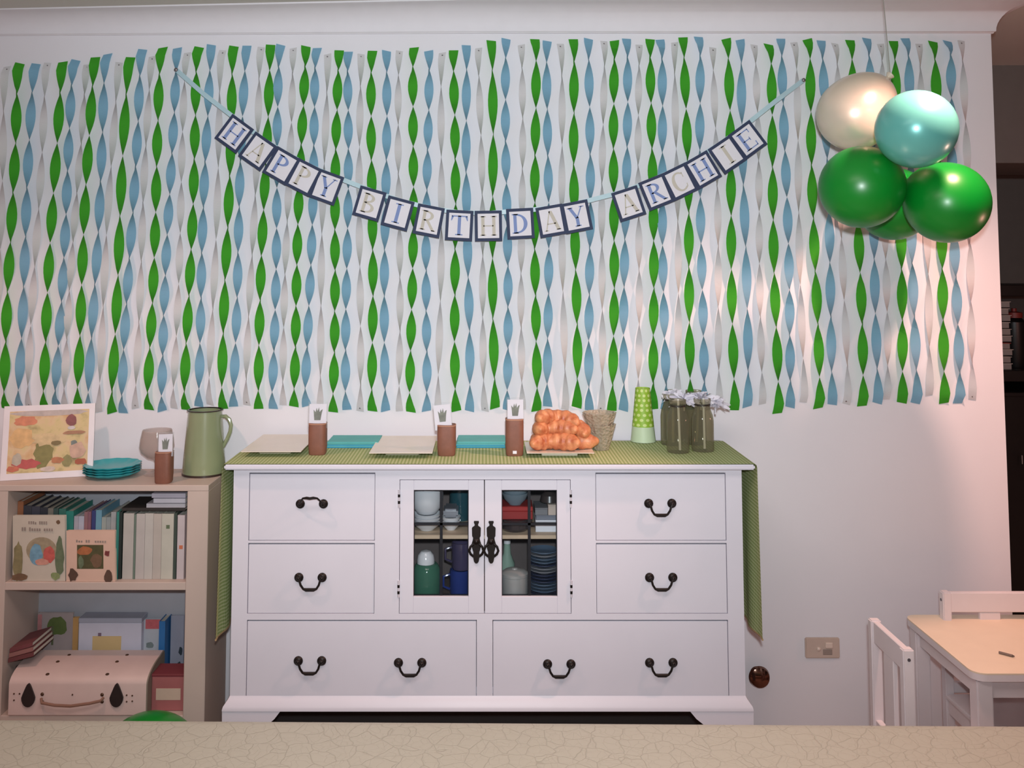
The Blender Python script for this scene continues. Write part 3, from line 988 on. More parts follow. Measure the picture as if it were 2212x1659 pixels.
# lower compartment, second door
t = thing('steel_canister', 'tall grey steel canister with domed lid behind the second glass door', 'canister', (lx_(1112), CY - 0.03, LOZ))
MB().lathe([(0, 0), (0.038, 0), (0.04, 0.004), (0.04, 0.088), (0.038, 0.09), (0, 0.09)], (lx_(1111), CY - 0.03, LOZ + 0.0005), n=32).build('body', M_steel, t)
MB().lathe([(0, 0.0905), (0.041, 0.0905), (0.041, 0.098), (0.03, 0.106), (0.01, 0.109), (0.008, 0.112), (0, 0.113)], (lx_(1111), CY - 0.03, LOZ + 0.0005), n=32).build('lid', M_steel, t)
t = thing('bottle', 'pale green bottle standing behind the steel canister', 'bottle', (lx_(1097), CY + 0.09, LOZ))
MB().lathe([(0, 0), (0.022, 0), (0.024, 0.006), (0.024, 0.09), (0.012, 0.12), (0.010, 0.15), (0, 0.15)], (lx_(1097), CY + 0.09, LOZ + 0.0005), n=20).build('body', mat('pale_green_glass', (150, 176, 160), 0.15, coat=0.5), t)
MB().lathe([(0, 0.1505), (0.011, 0.1505), (0.011, 0.162), (0, 0.163)], (lx_(1097), CY + 0.09, LOZ + 0.0005), n=16).build('cap', M_china, t)
zz = LOZ + 0.0006
pc = []
order = ['lowest'] + ['%s from below' % q for q in ORD[1:19]]
seq = ['grey', 'grey', 'grey', 'navy', 'blue', 'blue', 'blue', 'navy', 'navy', 'navy', 'grey', 'grey', 'navy', 'blue', 'blue', 'grey', 'blue']
cm = {'grey': M_greyc, 'navy': M_navyc, 'blue': mat('slate_blue_china', (96, 116, 140), 0.2, coat=0.6)}
for i, s in enumerate(seq):
    h = 0.009
    tag(MB().lathe(plate_prof(0.043, h), (lx_(1174), CY - 0.01, zz), n=28).build('dinner_plate', cm[s]), '%s china plate stacked behind the second glass door, %s' % ({'grey': 'grey', 'navy': 'navy', 'blue': 'slate blue'}[s], order[i]), 'plate', 'stacked plates behind the second door')
    zz += 0.0094

# ------------------------------------------------------------------ gingham runner
def gingham():
    m = bpy.data.materials.new('green_gingham')
    m.use_nodes = True
    nt = m.node_tree
    b = nt.nodes['Principled BSDF']
    b.inputs['Roughness'].default_value = 0.85
    b.inputs['Specular IOR Level'].default_value = 0.1
    tc = nt.nodes.new('ShaderNodeTexCoord')
    sx = nt.nodes.new('ShaderNodeSeparateXYZ')
    nt.links.new(tc.outputs['Object'], sx.inputs[0])

    def stripe(*socks):
        cur = socks[0]
        if len(socks) > 1:
            ad = nt.nodes.new('ShaderNodeMath')
            ad.operation = 'ADD'
            nt.links.new(socks[0], ad.inputs[0])
            nt.links.new(socks[1], ad.inputs[1])
            cur = ad.outputs[0]
        mu = nt.nodes.new('ShaderNodeMath')
        mu.operation = 'MULTIPLY'
        mu.inputs[1].default_value = 95
        nt.links.new(cur, mu.inputs[0])
        fr_ = nt.nodes.new('ShaderNodeMath')
        fr_.operation = 'FRACT'
        nt.links.new(mu.outputs[0], fr_.inputs[0])
        lt = nt.nodes.new('ShaderNodeMath')
        lt.operation = 'LESS_THAN'
        lt.inputs[1].default_value = 0.5
        nt.links.new(fr_.outputs[0], lt.inputs[0])
        return lt.outputs[0]
    a = stripe(sx.outputs['X'], sx.outputs['Z'])
    c_ = stripe(sx.outputs['Y'])
    ad = nt.nodes.new('ShaderNodeMath')
    ad.operation = 'ADD'
    nt.links.new(a, ad.inputs[0])
    nt.links.new(c_, ad.inputs[1])
    hf = nt.nodes.new('ShaderNodeMath')
    hf.operation = 'MULTIPLY'
    hf.inputs[1].default_value = 0.5
    nt.links.new(ad.outputs[0], hf.inputs[0])
    rp = nt.nodes.new('ShaderNodeValToRGB')
    rp.color_ramp.elements[0].color = lin((204, 208, 166)) + (1,)
    rp.color_ramp.elements[1].color = lin((128, 150, 84)) + (1,)
    nt.links.new(hf.outputs[0], rp.inputs[0])
    nt.links.new(rp.outputs[0], b.inputs['Base Color'])
    return m


M_ging = gingham()
RY0, RY1 = DF - 0.022, DB - 0.015
zr = TOPZ + 0.0012
xl0, xr0 = tl - 0.004, tr_ + 0.004
hz = Z(1378, DF)
rows = []
prof = []
for i in range(8):
    s = i / 7
    prof.append((xl0 - 0.004 - 0.008 * (1 - s), hz + (zr - 0.012 - hz) * s))
prof += [(xl0 - 0.002, zr - 0.003), (xl0 + 0.004, zr)]
nx = 40
for i in range(1, nx):
    prof.append((xl0 + (xr0 - xl0) * i / nx, zr))
prof += [(xr0 - 0.004, zr), (xr0 + 0.002, zr - 0.003)]
for i in range(8):
    s = 1 - i / 7
    prof.append((xr0 + 0.004 + 0.006 * (1 - s), hz + (zr - 0.012 - hz) * s))
for j in range(15):
    y = RY0 + (RY1 - RY0) * j / 14
    row = []
    for (x, z) in prof:
        hang = max(0.0, (zr - z) / (zr - hz))
        sgn = -1 if x < 0 else 1
        row.append(Vector((x + sgn * 0.006 * hang * math.sin(j * 1.1 + 0.6), y + (0.012 * hang if sgn > 0 else 0.01 * hang), z)))
    rows.append(row)
rn = thing('table_runner', 'green gingham runner along the dresser top hanging down both ends', 'runner', ((xl0 + xr0) / 2, (RY0 + RY1) / 2, hz))
MB().grid(rows).build('cloth', M_ging, rn)
hem = MB()
for x, sg in ((prof[0][0], 0), (prof[-1][0], 1)):
    r1 = rows
    idx = 0 if sg == 0 else -1
    hem.tube([r[idx] + Vector((0, 0, -0.002)) for r in rows], 0.003, 6)
hem.build('hem', mat('tan_hem', (160, 134, 100), 0.8), rn)
RZ = zr + 0.0006                  # what stands on the runner rests here


def on(px, py):
    return Q(px, py, RZ)


# ------------------------------------------------------------------ square platters, napkins, jars, croissants
M_plat = mat('cream_ceramic', (226, 216, 202), 0.3, coat=0.3, var=0.02)


def platter(label, x0, x1, xb0, yf, yb, lift=0.011):
    zt = RZ + lift + 0.006
    A = Q(x0, yf, zt)
    B = Q(x1, yf, zt)
    D = Q(xb0, yb, zt)
    dep = D.y - A.y
    t = thing('square_platter', label, 'platter', ((A.x + B.x) / 2, A.y + dep / 2, RZ), 'cream square platters')
    W = B.x - A.x
    cx, cy = (A.x + B.x) / 2, A.y + dep / 2
    m = MB()
    # dished square: rim higher than the well
    ring = []
    for s, z in ((0.30, lift), (0.50, lift + 0.005), (0.50, lift + 0.007), (0.40, lift + 0.004), (0.30, lift + 0.0025)):
        ring.append([Vector((cx + sx * W * s, cy + sy * dep * s, RZ + z)) for sx, sy in ((-1, -1), (1, -1), (1, 1), (-1, 1), (-1, -1))])
    m.grid(ring)
    m.box(cx - W * 0.305, cx + W * 0.305, cy - dep * 0.305, cy + dep * 0.305, RZ + lift - 0.001, RZ + lift + 0.0026)
    m.build('dish', M_plat, t)
    MB().box(cx - W * 0.27, cx + W * 0.27, cy - dep * 0.3, cy + dep * 0.3, RZ, RZ + lift - 0.0005, 0.002).build('foot', M_plat, t)
    return t, cx, cy, W, dep


platter('cream square platter near the enamel jug end of the dresser', 520, 650, 580, 976, 939)
platter('cream square platter in the middle between two teal napkin piles', 797, 934, 855, 979, 942)
pt, ccx, ccy, cW, cD = platter('cream square platter under the heap of croissants', 1138, 1284, 1150, 979, 955, 0.009)

M_teal1 = mat('teal_paper', (98, 182, 182), 0.75, var=0.04)
M_teal2 = mat('blue_teal_paper', (62, 158, 196), 0.75, var=0.04)
for (x0, x1, nm) in ((706, 818, 'first'), (986, 1092, 'second')):
    A, B = on(x0, 968), on(x1, 968)
    nb = 3
    for i in range(nb):
        z0 = RZ + 0.0065 * i
        j = random.uniform(-0.002, 0.002)
        t = thing('napkin', 'folded teal paper napkin, %s of the %s pile' % (('lowest', 'middle one', 'topmost')[i], 'pile by the first brown jar' if nm == 'first' else 'pile between the two brown jars'),
                  'napkin', ((A.x + B.x) / 2, A.y + 0.06, z0), 'teal napkins')
        m_ = M_teal2 if i < 2 else M_teal1
        MB().box(A.x + j, B.x + j, A.y + 0.002 + j, A.y + 0.13 + j, z0, z0 + 0.003, 0.0008).build('lower_fold', m_, t)
        MB().box(A.x + j + 0.001, B.x + j - 0.001, A.y + 0.003 + j, A.y + 0.128 + j, z0 + 0.0032, z0 + 0.0062, 0.0008).build('upper_fold', M_teal1, t)

M_brown = mat('brown_wrap', (128, 82, 66), 0.6, var=0.12, scale=30, bump=0.2)
M_brown2 = mat('brown_rim', (176, 128, 104), 0.6)
M_motif = mat('grey_green_print', (112, 118, 106), 0.8, var=0.3, scale=60)
M_sleeve = glassy('clear_sleeve', (240, 242, 244), clear=0.93, rough=0.05)


def tag_jar(label, px, by, z0, wpx, hpx, cw, ch, tilt, cdx=0):
    b = Q(px, by, z0)
    kx = PXM(b.y)
    r = wpx * kx / 2
    c = b + Vector((0, r, 0))
    h = hpx * kx
    t = thing('picture_card_jar', label, 'jar', c, 'brown jars with picture cards')
    sq = lambda a, rr, hh: 1.0 / max(abs(math.cos(a)) ** 4 + abs(math.sin(a)) ** 4, 1e-6) ** 0.25
    MB().lathe([(0, 0), (r * 0.88, 0), (r * 0.95, 0.004), (r, h * 0.3), (r, h * 0.93), (r * 0.94, h), (r * 0.8, h), (0, h * 0.985)], c, n=32, mod=sq).build('body', M_brown, t)
    MB().lathe([(r * 0.95, h * 0.965), (r * 1.01, h * 0.97), (r * 1.01, h * 0.995), (r * 0.93, h * 1.004)], c, n=32, mod=sq, cap=False).build('rim', M_brown2, t)
    # card standing in the jar
    u = Vector((math.cos(tilt), 0, math.sin(tilt)))
    v = Vector((-math.sin(tilt), 0.12, math.cos(tilt)))
    W, H = cw * kx, (ch + 10) * kx
    o = c + Vector((cdx * kx, -r * 0.35, h - 10 * kx)) - u * W / 2
    n = Vector((0, -0.0012, 0))
    cd = MB().obox(o, u * W, v * H, n).build('card', M_card, t)
    MB().prism([(0.30, 0.32), (0.66, 0.32), (0.72, 0.6), (0.78, 0.78), (0.68, 0.74), (0.6, 0.66), (0.56, 0.86), (0.48, 0.7), (0.42, 0.84), (0.36, 0.66), (0.24, 0.76), (0.27, 0.56)],
               o + n * 1.1, u * W, v * H, n * 0.3).build('picture', M_motif, cd)
    ow = o - u * W * 0.06 - n * 2.5
    MB().obox(ow, u * W * 1.12, v * H * 1.08, n * 6).build('sleeve', M_sleeve, t)
    return t, c, r, h


tag_jar('brown jar holding a white picture card, beside the first platter', 683, 984, RZ, 38, 66, 37, 40, 0.0)
tag_jar('brown jar holding a slightly tilted white picture card, beside the middle platter', 964, 986, RZ, 40, 64, 36, 42, 0.10, -6)
t3, c3, r3, h3 = tag_jar('brown jar holding a white picture card, beside the croissants', 1112, 986, RZ, 39, 77, 34, 40, 0.0, 2)
MB().obox(c3 + Vector((-0.006, -r3 - 0.0012, 0.008)), (0.012, 0, 0), (0, 0, 0.009), (0, 0.001, 0)).build('sticker', M_card, t3)

# croissants
def crust():
    m = bpy.data.materials.new('croissant_crust')
    m.use_nodes = True
    nt = m.node_tree
    b = nt.nodes['Principled BSDF']
    b.inputs['Roughness'].default_value = 0.45
    tc = nt.nodes.new('ShaderNodeTexCoord')
    no = nt.nodes.new('ShaderNodeTexNoise')
    no.inputs['Scale'].default_value = 38
    no.inputs['Detail'].default_value = 5
    nt.links.new(tc.outputs['Object'], no.inputs['Vector'])
    rp = nt.nodes.new('ShaderNodeValToRGB')
    e = rp.color_ramp.elements
    e[0].position, e[1].position = 0.32, 0.72
    e[0].color = lin((168, 84, 50)) + (1,)
    e[1].color = lin((232, 164, 116)) + (1,)
    nt.links.new(no.outputs['Fac'], rp.inputs[0])
    nt.links.new(rp.outputs[0], b.inputs['Base Color'])
    bp = nt.nodes.new('ShaderNodeBump')
    bp.inputs['Strength'].default_value = 0.3
    bp.inputs['Distance'].default_value = 0.003
    nt.links.new(no.outputs['Fac'], bp.inputs['Height'])
    nt.links.new(bp.outputs['Normal'], b.inputs['Normal'])
    return m


M_cro = crust()


def croissant(label, c, yaw, s=1.0, pitch=0.0):
    L = 0.052 * s
    pts, rs = [], []
    n = 33
    for i in range(n):
        q = -1 + 2 * i / (n - 1)
        a = q * 1.25
        x = L * math.sin(a) * 0.95
        y = L * 0.75 * (math.cos(a) - 1)
        env = max(0.05, (1 - abs(q) ** 2.2)) ** 0.75
        ridge = 1 + 0.06 * math.cos(q * PI * 4.5)
        pts.append(Vector((x, y, 0)))
        rs.append(0.025 * s * env * ridge)
    M_ = Matrix.Translation(c) @ Matrix.Rotation(yaw, 4, 'Z') @ Matrix.Rotation(pitch, 4, 'Y')
    o = MB().tube([M_ @ p for p in pts], rs, 14).build('croissant', M_cro, ang=70)
    return tag(o, label, 'croissant', 'croissants heaped on the square platter')


pz = RZ + 0.016
yy = ccy
kc_ = PXM(ccy)


def cx_(px):
    return X(px, ccy, 940)


R1 = 0.021
CRO = [('croissant at the front foot of the heap, next to the brown jar', 1172, -0.020, 0.018, 0.45, 1.05, 0.0),
       ('croissant at the front middle foot of the heap', 1217, -0.026, 0.019, -0.35, 1.1, 0.0),
       ('croissant at the front foot of the heap, next to the glass bowls', 1256, -0.012, 0.018, 2.8, 1.0, 0.0),
       ('croissant hidden at the rear foot of the heap', 1185, 0.026, 0.018, 3.2, 1.05, 0.0),
       ('croissant at the rear foot of the heap toward the glass bowls', 1240, 0.030, 0.018, 3.0, 1.05, 0.0),
       ('croissant in the second layer above the brown jar side', 1174, 0.004, 0.053, 0.9, 1.1, 0.15),
       ('croissant in the middle of the second layer', 1213, -0.002, 0.056, -0.3, 1.1, 0.0),
       ('croissant in the second layer on the glass bowl side', 1250, 0.006, 0.053, -0.9, 1.1, 0.15),
       ('topmost croissant of the heap', 1184, 0.012, 0.086, 0.6, 1.1, 0.1),
       ('croissant just below the topmost one on the heap', 1222, 0.016, 0.081, -0.5, 1.1, 0.15)]
for lab, px, dy, dzz, yaw, s, pit in CRO:
    croissant(lab, Vector((cx_(px), ccy + dy, pz + dzz + 0.003)), yaw, s, pit)

# nested cut-glass bowls
M_cut = glassy('cut_glass', (196, 184, 164), clear=0.42, rough=0.12, relief=0.9, rscale=110, spec=0.8)
gb = on(1299, 976)
kg = PXM(gb.y)
for i, (r, h, z, ox, lab) in enumerate(((32, 54, 0.0, 3, 'cut glass bowl under another one beside the croissants'), (36, 55, 24 * kg, 0, 'cut glass bowl nested on top of another beside the croissants'))):
    r, h = r * kg, h * kg
    cc = gb + Vector((ox * kg, 0.042, z + 0.0003))
    facet = lambda a, rr, hh: 1 + 0.035 * math.cos(a * 12) * (1 if hh > 0.003 else 0)
    tag(MB().lathe([(0, 0), (r * 0.52, 0), (r * 0.56, h * 0.06), (r * 0.72, h * 0.4), (r * 0.9, h * 0.8), (r, h), (r * 0.93, h), (r * 0.84, h * 0.8), (r * 0.66, h * 0.4), (r * 0.5, h * 0.12), (0, h * 0.10)],
                  cc, n=48, mod=facet).build('cut_glass_bowl', M_cut), lab, 'bowl', 'cut glass bowls')

# upturned paper cups
def dots():
    m = bpy.data.materials.new('green_dot_paper')
    m.use_nodes = True
    nt = m.node_tree
    b = nt.nodes['Principled BSDF']
    b.inputs['Roughness'].default_value = 0.5
    tc = nt.nodes.new('ShaderNodeTexCoord')
    s = nt.nodes.new('ShaderNodeSeparateXYZ')
    nt.links.new(tc.outputs['Object'], s.inputs[0])

    def M2(op, a, bv):
        n = nt.nodes.new('ShaderNodeMath')
        n.operation = op
        for i, q in enumerate((a, bv)):
            if q is None:
                continue
            if isinstance(q, (int, float)):
                n.inputs[i].default_value = q
            else:
                nt.links.new(q, n.inputs[i])
        return n.outputs[0]
    ang = M2('ARCTAN2', s.outputs['Y'], s.outputs['X'])
    u = M2('MULTIPLY', ang, 10 / (2 * PI))
    vv = M2('MULTIPLY', s.outputs['Z'], 62.0)
    row = M2('FLOOR', vv, None)
    sh = M2('MULTIPLY', M2('MODULO', row, 2.0), 0.5)
    uf = M2('SUBTRACT', M2('FRACT', M2('ADD', M2('ADD', u, sh), 20.0), None), 0.5)
    vf = M2('SUBTRACT', M2('FRACT', vv, None), 0.5)
    d = M2('ADD', M2('MULTIPLY', uf, uf), M2('MULTIPLY', vf, vf))
    f = M2('LESS_THAN', d, 0.085)
    mx = nt.nodes.new('ShaderNodeMix')
    mx.data_type = 'RGBA'
    nt.links.new(f, mx.inputs[0])
    mx.inputs[6].default_value = lin((146, 186, 56)) + (1,)
    mx.inputs[7].default_value = lin((206, 224, 140)) + (1,)
    nt.links.new(mx.outputs[2], b.inputs['Base Color'])
    return m


M_dot = dots()
M_mint = mat('mint_paper', (196, 214, 182), 0.5, var=0.03)
cb = on(1394, 958)
kq = PXM(cb.y)
cc = cb + Vector((0, 26 * kq, 0))
ch = 62 * kq
labs = ['pale mint paper cup at the foot of the upturned cup stack', 'pale mint paper cup second from below in the upturned stack', 'pale mint paper cup just under the green dotted cups',
        'green dotted paper cup lowest of the dotted ones', 'green dotted paper cup second of the dotted ones', 'topmost green dotted paper cup of the upturned stack']
for i in range(6):
    rb = (27 - i * 1.15) * kq
    rt = rb * 0.74
    z0 = (i * 9.8 + (2.0 if i > 2 else 0)) * kq + 0.0003 * i
    t = thing('paper_cup', labs[i], 'cup', cc + Vector((0, 0, z0)), 'upturned paper cups')
    m_ = M_mint if i < 3 else M_dot
    MB().lathe([(rb, 0.001), (rt, ch), (rt - 0.001, ch), (rt - 0.001, ch - 0.003), (rb - 0.0012, 0.001)], cc + Vector((0, 0, z0)), n=32, cap=False).build('wall', m_, t)
    MB().lathe([(0, ch - 0.004), (rt - 0.001, ch - 0.004), (rt - 0.001, ch - 0.003), (0, ch - 0.003)], cc + Vector((0, 0, z0)), n=32).build('base', m_, t)

# glass milk bottles with straws
M_bott = glassy('bottle_glass', (150, 148, 128), clear=0.80, rough=0.06, spec=0.8, tint=(226, 222, 206))
M_straw = mat('paper_straw', (226, 226, 224), 0.6)
M_petal = mat('white_tissue', (224, 220, 230), 0.8, var=0.06, scale=60)
BOT = [(1470, 981, 'glass milk bottle in the front row nearest the cups'), (1524, 978, 'glass milk bottle in the front row nearest the dresser end'),
       (1456, 964, 'glass milk bottle in the second row nearest the cups'), (1508, 963, 'glass milk bottle in the second row nearest the dresser end'),
       (1461, 953, 'glass milk bottle in the rear row nearest the cups'), (1505, 953, 'glass milk bottle in the rear row nearest the dresser end')]
bot0 = None
for i, (px, py, lab) in enumerate(BOT):
    b = on(px, py)
    kb = PXM(b.y)
    r = 24.0 * kb
    c = b + Vector((0, r, 0))
    if bot0 is None:
        h = 112 * kb
        bot0 = thing('milk_bottle', lab, 'bottle', c, 'glass milk bottles')
        MB().lathe([(0, 0), (r * 0.92, 0), (r, 0.004), (r, h * 0.58), (r * 0.93, h * 0.68), (r * 0.72, h * 0.80), (r * 0.66, h * 0.90), (r * 0.76, h * 0.93), (r * 0.76, h), (r * 0.68, h)], c, n=28, cap=False).build('body', M_bott, bot0)
        MB().lathe([(r * 0.66, h * 0.865), (r * 0.73, h * 0.87), (r * 0.73, h * 0.895), (r * 0.66, h * 0.90)], c, n=28, cap=False).build('wire_ring', mat('dark_wire', (70, 66, 60), 0.4, metal=0.7), bot0)
    else:
        copy_thing(bot0, c, lab)
    for j in range(1):
        a = random.uniform(-0.05, 0.05)
        st_ = MB().tube([c + Vector((0.003 - a * 0.05, -r * 0.3, 0.008)), c + Vector((0.003 + a * 0.2, -r * 0.25, 0.165))], 2.6 * kb, 10)
        tag(st_.build('paper_straw', M_straw), 'white paper straw standing in the %s' % lab.replace('glass milk bottle', 'bottle'), 'straw', 'white paper straws')
# crumpled white tissue tufts in the bottle mouths
for i, (px, py, d, s, lab) in enumerate(((1478, 864, -0.03, 1.3, 'white frilly paper tuft on the bottles, nearest the cups'), (1514, 862, -0.03, 1.35, 'white frilly paper tuft on the bottles, in the middle'),
                                        (1545, 871, -0.02, 1.1, 'white frilly paper tuft on the bottles, nearest the dresser end'), (1456, 856, 0.05, 1.1, 'white frilly paper tuft behind the others on the bottles'))):
    bb = on(1500, 968)
    c = P(px, py, bb.y + 0.02 + d)
    kb = PXM(c.y)
    m = MB()
    for q in range(100):
        th, ph = random.uniform(0, 2 * PI), random.uniform(-0.5, 1.3)
        dr_ = Vector((math.cos(th) * math.cos(ph) * 1.25, math.sin(th) * math.cos(ph) * 0.9, math.sin(ph) * 0.75 - 0.1))
        L = random.uniform(12, 26) * kb * s
        side = dr_.cross(Vector((random.uniform(-1, 1), random.uniform(-1, 1), random.uniform(-1, 1)))).normalized() * random.uniform(3, 7) * kb
        e = c + dr_ * L
        m.grid([[c + dr_ * L * 0.2 - side * 0.3, c + dr_ * L * 0.2 + side * 0.3], [c + dr_ * L * 0.7 - side, c + dr_ * L * 0.7 + side], [e - side * 0.4 + Vector((0, 0, -0.003)), e + side * 0.4 + Vector((0, 0, -0.002))]])
    m.tube([c + Vector((0, 0, -0.035)), c], 0.003, 6)
    o = m.build('paper_tuft', M_petal)
    tag(o, lab, 'paper tuft', 'white paper tufts on the bottles')

# ------------------------------------------------------------------ bookcase
def bx(px, py=1250):
    return X(px, BF, py)


BTZ = Z(1048, BF)
xb0, xb1 = bx(-36), bx(447)
xi0, xi1 = bx(11), bx(401)
zs_t = Z(1061, BF)
zm1, zm0 = Z(1258, BF), Z(1275, BF)
zb1 = Z(1546, BF)
bc = thing('bookcase', 'low cream bookcase with two open compartments beside the dresser', 'bookcase', ((xb0 + xb1) / 2, (BF + BB) / 2, 0))
MB().box(xb0, xb1, BF - 0.001, BB, zs_t, BTZ, 0.0015).build('top_panel', M_cream, bc)
MB().box(xb0, xi0, BF, BB, 0, zs_t, 0.0015).build('side_panel', M_cream, bc)
MB().box(xi1, xb1, BF, BB, 0, zs_t, 0.0015).build('side_panel', M_cream, bc)
MB().box(xi0, xi1, BF, BB - 0.008, zm0, zm1, 0.0012).build('shelf', M_cream, bc)
MB().box(xi0, xi1, BF, BB - 0.008, zb1 - 0.018, zb1, 0.0012).build('shelf', M_cream, bc)
MB().box(xi0, xi1, BF + 0.01, BF + 0.03, 0, zb1 - 0.018, 0.0012).build('plinth', M_cream, bc)
MB().box(xi0, xi1, BB - 0.008, BB, zb1 - 0.018, zs_t).build('back_panel', M_bookback, bc)

M_page = mat('book_pages', (206, 200, 188), 0.8, var=0.05, scale=80)


def book_up(label, x0, x1, y0, y1, z0, z1, rgb, group=None):
    """book standing upright, spine to the front"""
    t = thing('book', label, 'book', ((x0 + x1) / 2, (y0 + y1) / 2, z0), group)
    m_ = mat('cover_%d_%d_%d' % rgb, rgb, 0.55, var=0.05)
    th = min(0.0022, (x1 - x0) * 0.18)
    m = MB()
    m.box(x0, x0 + th, y0, y1, z0, z1)
    m.box(x1 - th, x1, y0, y1, z0, z1)
    m.box(x0 + th, x1 - th, y0, y0 + th, z0, z1)
    m.build('cover', m_, t)
    MB().box(x0 + th, x1 - th, y0 + th, y1 - 0.003, z0 + 0.002, z1 - 0.003).build('pages', M_page, t)
    return t


def book_flat(label, x0, x1, y0, y1, z0, z1, rgb, group=None):
    t = thing('book', label, 'book', ((x0 + x1) / 2, (y0 + y1) / 2, z0), group)
    m_ = mat('cover_%d_%d_%d' % rgb, rgb, 0.55, var=0.05)
    th = min(0.002, (z1 - z0) * 0.2)
    m = MB()
    m.box(x0, x1, y0, y1, z0, z0 + th)
    m.box(x0, x1, y0, y1, z1 - th, z1)
    m.box(x0, x1, y0, y0 + th, z0 + th, z1 - th)
    m.build('cover', m_, t)
    MB().box(x0 + 0.002, x1 - 0.002, y0 + th, y1 - 0.002, z0 + th, z1 - th).build('pages', M_page, t)
    return t


# back row, standing
SY0, SY1 = BF + 0.062, BB - 0.03
zs = zm1 + 0.0004


def sx_(px):
    return X(px, SY0, 1150)


BACK = [(36, 48, 1083, (150, 96, 66), 'brown tall book behind the round picture book'),
        (49, 66, 1092, (58, 58, 66), 'charcoal book beside the brown tall book'), (67, 84, 1094, (66, 66, 78), 'dark grey book third along behind the round picture book'),
        (85, 101, 1096, (52, 54, 62), 'charcoal book behind the title of the round picture book'), (102, 113, 1098, (126, 120, 110), 'taupe book behind the round picture book'),
        (114, 124, 1098, (64, 84, 80), 'dark sage book behind the round picture book'), (126, 140, 1099, (60, 112, 100), 'sea green book behind the round picture book'),
        (141, 157, 1104, (52, 132, 120), 'teal green book between the two picture books'), (159, 168, 1115, (176, 170, 180), 'pale lilac slim book above the framed picture book'),
        (169, 180, 1115, (184, 182, 196), 'off-white slim book above the framed picture book'), (181, 188, 1106, (150, 108, 112), 'dusty pink slim book above the framed picture book'),
        (189, 195, 1105, (140, 96, 108), 'mauve slim book above the framed picture book'), (197, 205, 1103, (58, 64, 116), 'navy blue slim book above the framed picture book'),
        (206, 218, 1102, (112, 156, 176), 'light blue book above the framed picture book'), (219, 228, 1117, (160, 166, 160), 'grey book with a dark mark above the framed picture book'),
        (229, 238, 1117, (150, 156, 156), 'pale grey slim book beside the light blue one'), (239, 249, 1106, (170, 168, 168), 'light grey book next to the white set')]
for px0, px1, py, rgb, lab in BACK:
    book_up(lab, sx_(px0) + 0.0004, sx_(px1 + 1) - 0.0004, SY0, SY1, zs, Z(py, SY0), rgb, 'books in the rear row')
# white boxed set standing at the front right
FY0, FY1 = BF + 0.03, BF + 0.19


def fx_(px):
    return X(px, FY0, 1150)


SET = [(251, 256, 1106, (48, 122, 112)), (257, 263, 1106, (30, 42, 40)), (266, 288, 1109, (178, 174, 168)), (289, 293, 1111, (104, 120, 108)), (294, 312, 1110, (182, 176, 172)), (313, 330, 1109, (186, 182, 176)), (331, 348, 1110, (180, 172, 164)), (349, 374, 1110, (186, 184, 172)), (376, 381, 1108, (58, 72, 64)), (383, 398, 1113, (190, 180, 182))]
SL = ['teal slim book at the edge of the white book set', 'black slim book at the edge of the white book set', 'white set book nearest the black slim one', 'grey green slim book between the white set books',
      'white set book just after the grey green slim one', 'white set book in the middle of the set', 'white set book with warm tint near the end of the set', 'wide white set book with green mark on its spine',
      'dark green slim book after the wide white one', 'pale pink book with orange mark beside the upright']
for (a, b, py, rgb), lab in zip(SET, SL):
    t = book_up(lab, fx_(a) + 0.0004, fx_(b + 1) - 0.0004, FY0, FY1, zs, Z(py, FY0), rgb, 'white book set')
    if 'green mark' in lab or 'orange' in lab:
        mm = mat('mark_green', (96, 110, 84)) if 'green mark' in lab else mat('mark_orange', (190, 110, 80))
        pz_ = 1134 if 'green mark' in lab else 1178
        xx = fx_((a + b) / 2)
        MB().box(xx - 0.004, xx + 0.007, FY0 - 0.0006, FY0, Z(pz_ + 8, FY0), Z(pz_, FY0)).build('spine_mark', mm, t)
# flat pile on the set
zz = Z(1105, FY0)
for i, (a, b, y0, y1, rgb, lab) in enumerate(((262, 399, 1103, 1097, (46, 42, 40), 'black flat folder lying on the white book set'), (315, 399, 1096, 1088, (176, 174, 182), 'white flat book lowest of the three lying pale ones'),
                                              (330, 399, 1086, 1077, (190, 188, 198), 'white flat book in the middle of the lying pale ones'), (326, 399, 1075, 1066, (176, 172, 186), 'white flat book topmost of the lying pale ones'))):
    book_flat(lab, fx_(a), fx_(b), FY0, FY1 - 0.01, Z(y0 + 0.5, FY0), Z(y1, FY0), rgb, 'flat books on the set')


def blob(m, o, u, v, n, pts, mi):
    m.mi = mi
    m.prism(pts, o, u, v, n)
    m.mi = 0


def ell(cx, cy, rx, ry, n=14, jag=0.12, seed=0):
    rnd = random.Random(seed)
    return [(cx + rx * (1 + rnd.uniform(-jag, jag)) * math.cos(2 * PI * i / n), cy + ry * (1 + rnd.uniform(-jag, jag)) * math.sin(2 * PI * i / n)) for i in range(n)]


